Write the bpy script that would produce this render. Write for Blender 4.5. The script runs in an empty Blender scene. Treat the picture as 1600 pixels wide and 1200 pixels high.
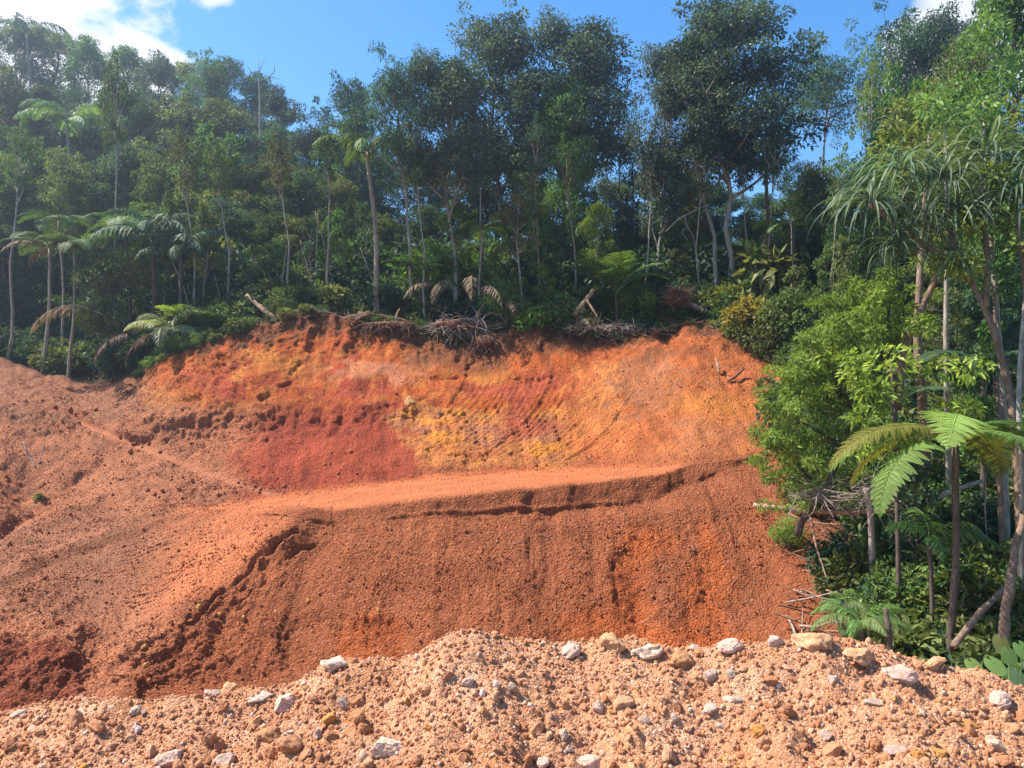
import bpy, math
import numpy as np

# ------------------------------------------------------------------ camera, sky, sun, exposure
scene = bpy.context.scene
COL = scene.collection
FPX = 1200.0                      # focal length in photo pixels (1600 px wide frame)
cam_data = bpy.data.cameras.new('camera')
cam_data.sensor_width = 36.0
cam_data.lens = 36.0 * FPX / 1600.0
cam_data.clip_start = 0.05
cam_data.clip_end = 3000.0
camera = bpy.data.objects.new('camera', cam_data)
camera.rotation_euler = (math.pi / 2, 0, 0)
COL.objects.link(camera)
scene.camera = camera

SUN_AZ = math.radians(-79.0)      # clockwise from +Y (view direction): sun is to the upper left, a little behind the hill
SUN_EL = math.radians(53.0)
world = bpy.data.worlds.new('World')
scene.world = world
world.use_nodes = True
wn, wl = world.node_tree.nodes, world.node_tree.links
bg = wn['Background']
sky = wn.new('ShaderNodeTexSky')
sky.sky_type = 'NISHITA'
sky.sun_disc = False
sky.sun_elevation = SUN_EL
sky.sun_rotation = SUN_AZ
sky.altitude = 300.0
sky.air_density = 1.0
sky.dust_density = 0.1
sky.ozone_density = 3.0
bg.inputs['Strength'].default_value = 0.115
# cumulus clouds over the whole sky: noise on the direction projected to a cloud deck
geo = wn.new('ShaderNodeTexCoord')
sep = wn.new('ShaderNodeSeparateXYZ')
wl.new(geo.outputs['Generated'], sep.inputs[0])
def wmath(op, a, b=None):
    n = wn.new('ShaderNodeMath'); n.operation = op
    for i, v in enumerate((a, b)):
        if v is None: continue
        if isinstance(v, (int, float)): n.inputs[i].default_value = v
        else: wl.new(v, n.inputs[i])
    return n.outputs[0]
den = wmath('ADD', wmath('MAXIMUM', sep.outputs['Z'], 0.0), 0.22)
cmb = wn.new('ShaderNodeCombineXYZ')
wl.new(wmath('DIVIDE', sep.outputs['X'], den), cmb.inputs[0])
wl.new(wmath('DIVIDE', sep.outputs['Y'], den), cmb.inputs[1])
cn = wn.new('ShaderNodeTexNoise')
cn.inputs['Scale'].default_value = 2.1
cn.inputs['Detail'].default_value = 8.0
cn.inputs['Roughness'].default_value = 0.55
cn.inputs['Distortion'].default_value = 0.25
cmap = wn.new('ShaderNodeMapping')
CLOUD_OFFSET = (3.7, 1.9, 0.0)
cmap.inputs['Location'].default_value = CLOUD_OFFSET
wl.new(cmb.outputs[0], cmap.inputs['Vector'])
wl.new(cmap.outputs[0], cn.inputs['Vector'])
# two cloud banks stand in this sky where the photograph shows them, broken up by the same noise
def bank(direction, lo, hi):
    d = wn.new('ShaderNodeVectorMath'); d.operation = 'DOT_PRODUCT'
    wl.new(geo.outputs['Generated'], d.inputs[0])
    v = np.array(direction, float); v /= np.linalg.norm(v)
    d.inputs[1].default_value = v
    m = wn.new('ShaderNodeMapRange'); m.interpolation_type = 'SMOOTHSTEP'
    m.inputs['From Min'].default_value = lo; m.inputs['From Max'].default_value = hi
    wl.new(d.outputs['Value'], m.inputs['Value'])
    return m.outputs[0]
b1 = bank((-0.66, 1.0, 0.52), 0.955, 0.998)
b2 = bank((0.625, 1.0, 0.50), 0.988, 0.9996)
b3 = bank((-0.18, 1.0, 0.36), 0.9975, 1.0)
bsum = wmath('MAXIMUM', wmath('MAXIMUM', b1, wmath('MULTIPLY', b2, 1.0)), wmath('MULTIPLY', b3, 0.4))
dens = wmath('ADD', wmath('MULTIPLY', bsum, 0.42), wmath('ADD', wmath('MULTIPLY', wmath('SUBTRACT', cn.outputs['Fac'], 0.5), 1.35), 0.47))
ramp = wn.new('ShaderNodeMapRange'); ramp.interpolation_type = 'SMOOTHSTEP'
ramp.inputs['From Min'].default_value = 0.69
ramp.inputs['From Max'].default_value = 0.80
wl.new(dens, ramp.inputs['Value'])
hsv = wn.new('ShaderNodeHueSaturation')
hsv.inputs['Saturation'].default_value = 1.30
hsv.inputs['Value'].default_value = 0.93
wl.new(sky.outputs[0], hsv.inputs['Color'])
mixc = wn.new('ShaderNodeMix'); mixc.data_type = 'RGBA'
wl.new(ramp.outputs[0], mixc.inputs['Factor'])
wl.new(hsv.outputs[0], mixc.inputs[6])
mixc.inputs[7].default_value = (4.0, 4.05, 4.4, 1)
wl.new(mixc.outputs[2], bg.inputs['Color'])

sun_data = bpy.data.lights.new('sun', 'SUN')
sun_data.energy = 5.0
sun_data.angle = math.radians(0.5)
sun_data.color = (1.0, 0.93, 0.83)
sun = bpy.data.objects.new('sun', sun_data)
COL.objects.link(sun)
sd = np.array([math.sin(SUN_AZ) * math.cos(SUN_EL), math.cos(SUN_AZ) * math.cos(SUN_EL), math.sin(SUN_EL)])
from mathutils import Vector
sun.rotation_euler = Vector(sd).to_track_quat('Z', 'Y').to_euler()
sun.location = Vector(sd * 60)

vs = scene.view_settings
vs.view_transform = 'Standard'
vs.look = 'None'
vs.exposure = 1.25
vs.gamma = 1.0
vs.use_curve_mapping = False
cy = scene.cycles
cy.max_bounces = 6; cy.diffuse_bounces = 3; cy.glossy_bounces = 2; cy.transmission_bounces = 4
cy.transparent_max_bounces = 4; cy.volume_bounces = 0
cy.use_denoising = True
cy.sample_clamp_indirect = 6.0

# ------------------------------------------------------------------ helpers
_perm = np.random.RandomState(7).permutation(256)
_perm = np.concatenate([_perm, _perm, _perm])
_val = np.random.RandomState(8).uniform(-1, 1, 256)
def vnoise(p):
    i = np.floor(p).astype(np.int64); f = p - i
    u = f * f * (3 - 2 * f); i &= 255
    def h(dx, dy, dz):
        return _val[_perm[_perm[_perm[(i[..., 0] + dx) & 255] + ((i[..., 1] + dy) & 255)] + ((i[..., 2] + dz) & 255)]]
    ux, uy, uz = u[..., 0], u[..., 1], u[..., 2]
    a = h(0,0,0) * (1-ux) + h(1,0,0) * ux; b = h(0,1,0) * (1-ux) + h(1,1,0) * ux
    c = h(0,0,1) * (1-ux) + h(1,0,1) * ux; d = h(0,1,1) * (1-ux) + h(1,1,1) * ux
    return (a * (1-uy) + b * uy) * (1-uz) + (c * (1-uy) + d * uy) * uz
def fbm(p, octv=4, gain=0.5, lac=2.03):
    s = 0; a = 1.0; t = 0
    for k in range(octv):
        s = s + a * vnoise(p + 17.3 * k); t += a; a *= gain; p = p * lac
    return s / t
def billow(p, octv=3, gain=0.5):
    s = 0; a = 1.0; t = 0
    for k in range(octv):
        s = s + a * np.abs(vnoise(p + 9.7 * k)); t += a; a *= gain; p = p * 2.1
    return s / t
def sstep(a, b, x):
    t = np.clip((x - a) / (b - a), 0, 1); return t * t * (3 - 2 * t)

def PT(px, py, D):
    """the point of the place that lies at depth D behind photo pixel (px, py)"""
    return np.array([(px - 800) / FPX * D, D, (600 - py) / FPX * D])

def make_mesh(name, V, faces, mats=(), smooth=True, attrs=None):
    """faces: list of (n,3) / (n,4) index arrays"""
    V = np.asarray(V, np.float32)
    me = bpy.data.meshes.new(name)
    faces = [np.asarray(f, np.int32) for f in faces if len(f)]
    me.vertices.add(len(V)); me.vertices.foreach_set('co', V.ravel())
    nl = sum(f.size for f in faces); npoly = sum(len(f) for f in faces)
    me.loops.add(nl); me.loops.foreach_set('vertex_index', np.concatenate([f.ravel() for f in faces]))
    me.polygons.add(npoly)
    tot = np.concatenate([np.full(len(f), f.shape[1], np.int32) for f in faces])
    start = np.concatenate([[0], np.cumsum(tot)[:-1]]).astype(np.int32)
    me.polygons.foreach_set('loop_start', start)
    me.polygons.foreach_set('use_smooth', np.full(npoly, smooth))
    for k, (typ, arr) in (attrs or {}).items():
        a = me.attributes.new(k, typ, 'POINT')
        arr = np.asarray(arr, np.float32)
        a.data.foreach_set('color' if typ == 'FLOAT_COLOR' else 'value', arr.ravel())
    me.update(calc_edges=True)
    for m in mats: me.materials.append(m)
    return me

def link(o, parent=None):
    COL.objects.link(o)
    if parent is not None: o.parent = parent
    return o
def obj(name, me, parent=None, loc=(0, 0, 0), rot=(0, 0, 0), scale=(1, 1, 1), mat=None):
    o = bpy.data.objects.new(name, me)
    o.location = loc; o.rotation_euler = rot; o.scale = scale
    link(o, parent)
    if mat is not None and me is not None:
        o.material_slots[0].link = 'OBJECT'; o.material_slots[0].material = mat
    return o
def tag(o, label=None, cat=None, group=None, kind=None):
    if label: o['label'] = label
    if cat: o['category'] = cat
    if group: o['group'] = group
    if kind: o['kind'] = kind
    return o
def thing(name, label, cat, loc, rotz=0.0, group=None, scale=1.0):
    o = obj(name, None, None, loc, (0, 0, rotz), (scale,) * 3 if np.isscalar(scale) else scale)
    o.empty_display_size = 0.3
    return tag(o, label, cat, group)

class MB:
    """collects vertices, faces and a per-vertex float"""
    def __init__(s): s.V = []; s.Q = []; s.T = []; s.A = []; s.n = 0
    def add(s, V, Q=None, T=None, a=0.5):
        V = np.asarray(V, float).reshape(-1, 3)
        s.V.append(V); s.A.append(np.broadcast_to(np.asarray(a, float), (len(V),)))
        if Q is not None and len(Q): s.Q.append(np.asarray(Q) + s.n)
        if T is not None and len(T): s.T.append(np.asarray(T) + s.n)
        s.n += len(V)
    def tube(s, path, rad, sides=6, a=0.5, cap=True):
        path = np.asarray(path, float); n = len(path)
        rad = np.broadcast_to(np.asarray(rad, float), (n,))
        t = np.gradient(path, axis=0); t /= np.linalg.norm(t, axis=1)[:, None] + 1e-9
        ref = np.array([0.31, 0.2, 0.93]) if abs(t[0][2]) < 0.8 else np.array([1.0, 0.1, 0.0])
        b = np.cross(t, ref); b /= np.linalg.norm(b, axis=1)[:, None] + 1e-9
        c = np.cross(t, b)
        th = np.arange(sides) * 2 * np.pi / sides
        V = path[:, None] + rad[:, None, None] * (np.cos(th)[None, :, None] * b[:, None] + np.sin(th)[None, :, None] * c[:, None])
        i = np.arange(n - 1)[:, None] * sides; j = np.arange(sides)[None]
        jn = (j + 1) % sides
        Q = np.stack([i + j, i + jn, i + sides + jn, i + sides + j], -1).reshape(-1, 4)
        T = []
        V = V.reshape(-1, 3)
        if cap:
            for base in (0, (n - 1) * sides):
                for k in range(1, sides - 1):
                    T.append([base, base + k, base + k + 1] if base else [base, base + k + 1, base + k])
        s.add(V, Q, T, a)
    def leaves(s, pos, d, nrm, L, W, a, fold=0.0, droop=0.0):
        """diamond leaf blades: base, side, tip, side"""
        pos = np.asarray(pos, float); n = len(pos)
        d = d / (np.linalg.norm(d, axis=1)[:, None] + 1e-9)
        sd_ = np.cross(d, nrm); sd_ /= np.linalg.norm(sd_, axis=1)[:, None] + 1e-9
        up = np.cross(sd_, d)
        L = np.broadcast_to(L, (n,))[:, None]; W = np.broadcast_to(W, (n,))[:, None]
        mid = pos + d * L * 0.45
        tip = pos + d * L; tip = tip - np.array([0, 0, 1.0]) * L * droop
        l = mid + sd_ * W * 0.5 + up * W * fold; r = mid - sd_ * W * 0.5 + up * W * fold
        V = np.stack([pos, l, tip, r], 1).reshape(-1, 3)
        Q = np.arange(n * 4).reshape(-1, 4)
        s.add(V, Q, None, np.repeat(np.broadcast_to(a, (n,)), 4))
    def mesh(s, name, mats, smooth=False):
        f = []
        if s.Q: f.append(np.concatenate(s.Q))
        if s.T: f.append(np.concatenate(s.T))
        return make_mesh(name, np.concatenate(s.V), f, mats, smooth, {'tint': ('FLOAT', np.concatenate(s.A))})

# ------------------------------------------------------------------ materials
def new_mat(name):
    m = bpy.data.materials.new(name); m.use_nodes = True
    nt = m.node_tree
    return m, nt.nodes, nt.links, nt.nodes['Principled BSDF']
def node_noise(N, Lk, scale, detail=5, rough=0.6, vec=None, dist=0.0):
    n = N.new('ShaderNodeTexNoise')
    n.inputs['Scale'].default_value = scale; n.inputs['Detail'].default_value = detail
    n.inputs['Roughness'].default_value = rough; n.inputs['Distortion'].default_value = dist
    if vec is not None: Lk.new(vec, n.inputs['Vector'])
    return n
def ramp_node(N, stops):
    r = N.new('ShaderNodeValToRGB')
    e = r.color_ramp.elements
    while len(e) < len(stops): e.new(0.5)
    for k, (p, c) in enumerate(stops):
        e[k].position = p; e[k].color = (*c, 1) if len(c) == 3 else c
    return r
def mixrgb(N, Lk, mode, fac, a, b):
    m = N.new('ShaderNodeMix'); m.data_type = 'RGBA'; m.blend_type = mode
    for idx, v in ((0, fac), (6, a), (7, b)):
        if hasattr(v, 'is_output') or isinstance(v, bpy.types.NodeSocket): Lk.new(v, m.inputs[idx])
        elif isinstance(v, (int, float)): m.inputs[idx].default_value = v
        else: m.inputs[idx].default_value = (*v, 1)
    return m.outputs[2]
def bump(N, Lk, b, height, strength, distance):
    n = N.new('ShaderNodeBump'); n.inputs['Strength'].default_value = strength; n.inputs['Distance'].default_value = distance
    Lk.new(height, n.inputs['Height']); Lk.new(n.outputs[0], b.inputs['Normal'])
    return n

def soil_material(name, grain, spec_col, spec_amt, bump_d):
    """earth: colour of the soil comes from the attribute soil_colour, broken up by crumbs and grit"""
    m, N, L, b = new_mat(name)
    at = N.new('ShaderNodeAttribute'); at.attribute_name = 'soil_colour'
    tc = N.new('ShaderNodeTexCoord'); v = tc.outputs['Object']
    n1 = node_noise(N, L, 1.1, 6, 0.65, v)
    r1 = ramp_node(N, [(0.25, (0.72, 0.70, 0.70)), (0.55, (1.0, 1.0, 1.0)), (0.8, (1.22, 1.25, 1.3))])
    L.new(n1.outputs['Fac'], r1.inputs[0])
    c = mixrgb(N, L, 'MULTIPLY', 1.0, at.outputs['Color'], r1.outputs[0])
    n2 = node_noise(N, L, grain, 4, 0.7, v)
    r2 = ramp_node(N, [(0.3, (0.70, 0.66, 0.64)), (0.52, (1, 1, 1)), (0.72, (1.28, 1.30, 1.34))])
    L.new(n2.outputs['Fac'], r2.inputs[0])
    c = mixrgb(N, L, 'MULTIPLY', 1.0, c, r2.outputs[0])
    vo = N.new('ShaderNodeTexVoronoi'); vo.inputs['Scale'].default_value = grain * 1.6
    L.new(v, vo.inputs['Vector'])
    sepc = N.new('ShaderNodeSeparateColor'); L.new(vo.outputs['Color'], sepc.inputs[0])
    th = N.new('ShaderNodeMapRange'); th.inputs['From Min'].default_value = 0.86; th.inputs['From Max'].default_value = 0.95
    L.new(sepc.outputs[0], th.inputs['Value'])
    am = N.new('ShaderNodeMath'); am.operation = 'MULTIPLY'; am.inputs[1].default_value = spec_amt
    L.new(th.outputs[0], am.inputs[0])
    c = mixrgb(N, L, 'MIX', am.outputs[0], c, spec_col)
    L.new(c, b.inputs['Base Color'])
    b.inputs['Roughness'].default_value = 0.95
    b.inputs['Specular IOR Level'].default_value = 0.15
    n3 = node_noise(N, L, grain * 0.8, 8, 0.75, v)
    ad = N.new('ShaderNodeMath'); ad.operation = 'SUBTRACT'
    L.new(n3.outputs['Fac'], ad.inputs[0])
    mu = N.new('ShaderNodeMath'); mu.operation = 'MULTIPLY'; mu.inputs[1].default_value = 0.6
    L.new(vo.outputs['Distance'], mu.inputs[0]); L.new(mu.outputs[0], ad.inputs[1])
    bump(N, L, b, ad.outputs[0], 1.0, bump_d)
    return m
M_SOIL = soil_material('red_earth', 14.0, (0.55, 0.24, 0.12), 0.3, 0.10)
M_BERM = soil_material('rubble_earth', 46.0, (0.74, 0.50, 0.36), 0.4, 0.022)

def stone_material(name, stops, grain=30.0, bd=0.01):
    m, N, L, b = new_mat(name)
    oi = N.new('ShaderNodeObjectInfo'); r = ramp_node(N, stops); r.color_ramp.interpolation = 'CONSTANT' if len(stops) > 3 else 'LINEAR'
    L.new(oi.outputs['Random'], r.inputs[0])
    tc = N.new('ShaderNodeTexCoord')
    n1 = node_noise(N, L, grain, 6, 0.7, tc.outputs['Object'])
    r1 = ramp_node(N, [(0.3, (0.66, 0.58, 0.52)), (0.55, (1, 1, 1)), (0.75, (1.15, 1.15, 1.18))])
    L.new(n1.outputs['Fac'], r1.inputs[0])
    c = mixrgb(N, L, 'MULTIPLY', 1.0, r.outputs[0], r1.outputs[0])
    L.new(c, b.inputs['Base Color'])
    b.inputs['Roughness'].default_value = 0.9; b.inputs['Specular IOR Level'].default_value = 0.2
    bump(N, L, b, n1.outputs['Fac'], 0.9, bd)
    return m
def rock_material(name, base, stain, amount=0.5, grain=14.0):
    """one boulder: stone colour with earth stuck to it"""
    m, N, L, b = new_mat(name)
    tc = N.new('ShaderNodeTexCoord'); v = tc.outputs['Object']
    n1 = node_noise(N, L, grain, 8, 0.7, v)
    r0 = ramp_node(N, [(0.3, tuple(0.7 * x for x in base)), (0.6, base), (0.8, tuple(min(1, 1.15 * x) for x in base))])
    L.new(n1.outputs['Fac'], r0.inputs[0])
    n2 = node_noise(N, L, grain * 0.45, 5, 0.6, v)
    t = N.new('ShaderNodeMapRange'); t.inputs['From Min'].default_value = 0.66 - 0.3 * amount; t.inputs['From Max'].default_value = 0.74 - 0.2 * amount
    L.new(n2.outputs['Fac'], t.inputs['Value'])
    c = mixrgb(N, L, 'MIX', t.outputs[0], r0.outputs[0], stain)
    L.new(c, b.inputs['Base Color']); b.inputs['Roughness'].default_value = 0.88; b.inputs['Specular IOR Level'].default_value = 0.25
    bump(N, L, b, n1.outputs['Fac'], 1.0, 0.012)
    return m
TAN = (0.58, 0.33, 0.185)
M_GRAVEL_BANK = stone_material('bank_gravel', [(0.0, (0.30, 0.085, 0.032)), (0.4, (0.36, 0.115, 0.045)), (0.75, (0.44, 0.16, 0.07)), (0.95, (0.54, 0.25, 0.13)), (0.99, (0.58, 0.25, 0.05))])
M_GRAVEL_BERM = stone_material('berm_gravel', [(0.0, (0.49, 0.215, 0.10)), (0.35, (0.56, 0.265, 0.135)), (0.66, (0.62, 0.335, 0.19)), (0.91, (0.66, 0.45, 0.31)), (0.965, (0.76, 0.60, 0.50)), (0.985, (0.66, 0.32, 0.07))], 60.0, 0.006)
R_WHITE = rock_material('white_rock', (0.76, 0.63, 0.53), TAN, 0.8)
R_LILAC = rock_material('lilac_rock', (0.68, 0.49, 0.41), TAN, 0.55)
R_GREY = rock_material('grey_rock', (0.54, 0.40, 0.31), TAN, 0.5)
R_TAN = rock_material('tan_rock', (0.62, 0.33, 0.16), (0.70, 0.44, 0.27), 0.5)
R_OCHRE = rock_material('ochre_rock', (0.62, 0.28, 0.07), (0.55, 0.25, 0.11), 0.4)
R_BROWN = rock_material('brown_rock', (0.48, 0.22, 0.10), (0.58, 0.29, 0.14), 0.5)
R_PINK = rock_material('pink_rock', (0.74, 0.50, 0.39), (0.62, 0.31, 0.17), 0.5)

def leaf_material(name, dark, light, rough=0.6, trans=0.28, spec=0.2):
    m, N, L, b = new_mat(name)
    at = N.new('ShaderNodeAttribute'); at.attribute_name = 'tint'
    r = ramp_node(N, [(0.0, dark), (1.0, light)]); L.new(at.outputs['Fac'], r.inputs[0])
    oi = N.new('ShaderNodeObjectInfo')
    hs = N.new('ShaderNodeHueSaturation')
    mr = N.new('ShaderNodeMapRange'); mr.inputs['To Min'].default_value = 0.472; mr.inputs['To Max'].default_value = 0.522
    L.new(oi.outputs['Random'], mr.inputs['Value']); L.new(mr.outputs[0], hs.inputs['Hue'])
    mv = N.new('ShaderNodeMapRange'); mv.inputs['To Min'].default_value = 0.72; mv.inputs['To Max'].default_value = 1.5
    mo = N.new('ShaderNodeMath'); mo.operation = 'FRACT'
    mm = N.new('ShaderNodeMath'); mm.operation = 'MULTIPLY'; mm.inputs[1].default_value = 7.31
    L.new(oi.outputs['Random'], mm.inputs[0]); L.new(mm.outputs[0], mo.inputs[0])
    L.new(mo.outputs[0], mv.inputs['Value']); L.new(mv.outputs[0], hs.inputs['Value'])
    L.new(r.outputs[0], hs.inputs['Color'])
    L.new(hs.outputs[0], b.inputs['Base Color'])
    b.inputs['Roughness'].default_value = rough; b.inputs['Specular IOR Level'].default_value = spec
    tr = N.new('ShaderNodeBsdfTranslucent')
    wm = mixrgb(N, L, 'MULTIPLY', 1.0, hs.outputs[0], (1.5, 1.6, 0.7))
    L.new(wm, tr.inputs['Color'])
    mx = N.new('ShaderNodeMixShader'); mx.inputs[0].default_value = trans
    L.new(b.outputs[0], mx.inputs[1]); L.new(tr.outputs[0], mx.inputs[2])
    L.new(mx.outputs[0], N['Material Output'].inputs['Surface'])
    return m
L_DARK = leaf_material('leaf_dark', (0.020, 0.046, 0.026), (0.080, 0.135, 0.066))
L_BLUE = leaf_material('leaf_grey_green', (0.028, 0.050, 0.038), (0.105, 0.142, 0.092), 0.45)
L_MID = leaf_material('leaf_mid', (0.032, 0.074, 0.020), (0.130, 0.205, 0.056))
L_OLIVE = leaf_material('leaf_olive', (0.052, 0.070, 0.022), (0.185, 0.205, 0.062))
L_BRIGHT = leaf_material('leaf_bright', (0.060, 0.110, 0.018), (0.230, 0.310, 0.060), 0.55, 0.38)
L_BUSH = leaf_material('leaf_bush', (0.056, 0.092, 0.017), (0.220, 0.265, 0.055), 0.6, 0.35)
L_YELLOW = leaf_material('leaf_yellow', (0.16, 0.16, 0.03), (0.42, 0.34, 0.06), 0.5, 0.35)
L_FERN = leaf_material('leaf_fern', (0.05, 0.10, 0.025), (0.16, 0.24, 0.07), 0.5, 0.35)
L_FERNB = leaf_material('leaf_fern_bright', (0.085, 0.165, 0.030), (0.210, 0.330, 0.085), 0.5, 0.38)
L_GOLD = leaf_material('leaf_fern_golden', (0.13, 0.14, 0.025), (0.30, 0.28, 0.06), 0.5, 0.38)
L_PALE = leaf_material('leaf_pale', (0.12, 0.15, 0.07), (0.30, 0.32, 0.17), 0.45, 0.3)
L_STRAP = leaf_material('leaf_strap', (0.040, 0.075, 0.042), (0.170, 0.215, 0.120), 0.45, 0.25)
L_DEAD = leaf_material('leaf_dead', (0.10, 0.06, 0.035), (0.30, 0.20, 0.13), 0.8, 0.1, 0.2)
L_RED = leaf_material('leaf_red', (0.07, 0.025, 0.018), (0.16, 0.06, 0.035), 0.6, 0.2)

def bark_material(name, a, bcol, scale=3.0):
    m, N, L, b = new_mat(name)
    tc = N.new('ShaderNodeTexCoord'); mp = N.new('ShaderNodeMapping'); mp.inputs['Scale'].default_value = (4.0, 4.0, 1.0)
    L.new(tc.outputs['Object'], mp.inputs[0])
    n = node_noise(N, L, scale, 7, 0.7, mp.outputs[0])
    r = ramp_node(N, [(0.32, a), (0.68, bcol)]); L.new(n.outputs['Fac'], r.inputs[0])
    L.new(r.outputs[0], b.inputs['Base Color']); b.inputs['Roughness'].default_value = 0.9; b.inputs['Specular IOR Level'].default_value = 0.2
    bump(N, L, b, n.outputs['Fac'], 0.8, 0.02)
    return m
B_PALE = bark_material('bark_pale', (0.16, 0.12, 0.09), (0.42, 0.36, 0.30))
B_BROWN = bark_material('bark_brown', (0.10, 0.06, 0.04), (0.30, 0.20, 0.145))
B_BROWN2 = bark_material('bark_palm', (0.17, 0.11, 0.08), (0.40, 0.29, 0.22))
B_DARK = bark_material('bark_dark', (0.045, 0.032, 0.024), (0.15, 0.11, 0.085))
B_WOOD = bark_material('dead_wood', (0.18, 0.10, 0.06), (0.46, 0.30, 0.20))
B_GREYWOOD = bark_material('grey_dead_wood', (0.16, 0.12, 0.10), (0.40, 0.32, 0.27))
B_ROOT = bark_material('root', (0.07, 0.035, 0.022), (0.22, 0.12, 0.075))

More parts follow.
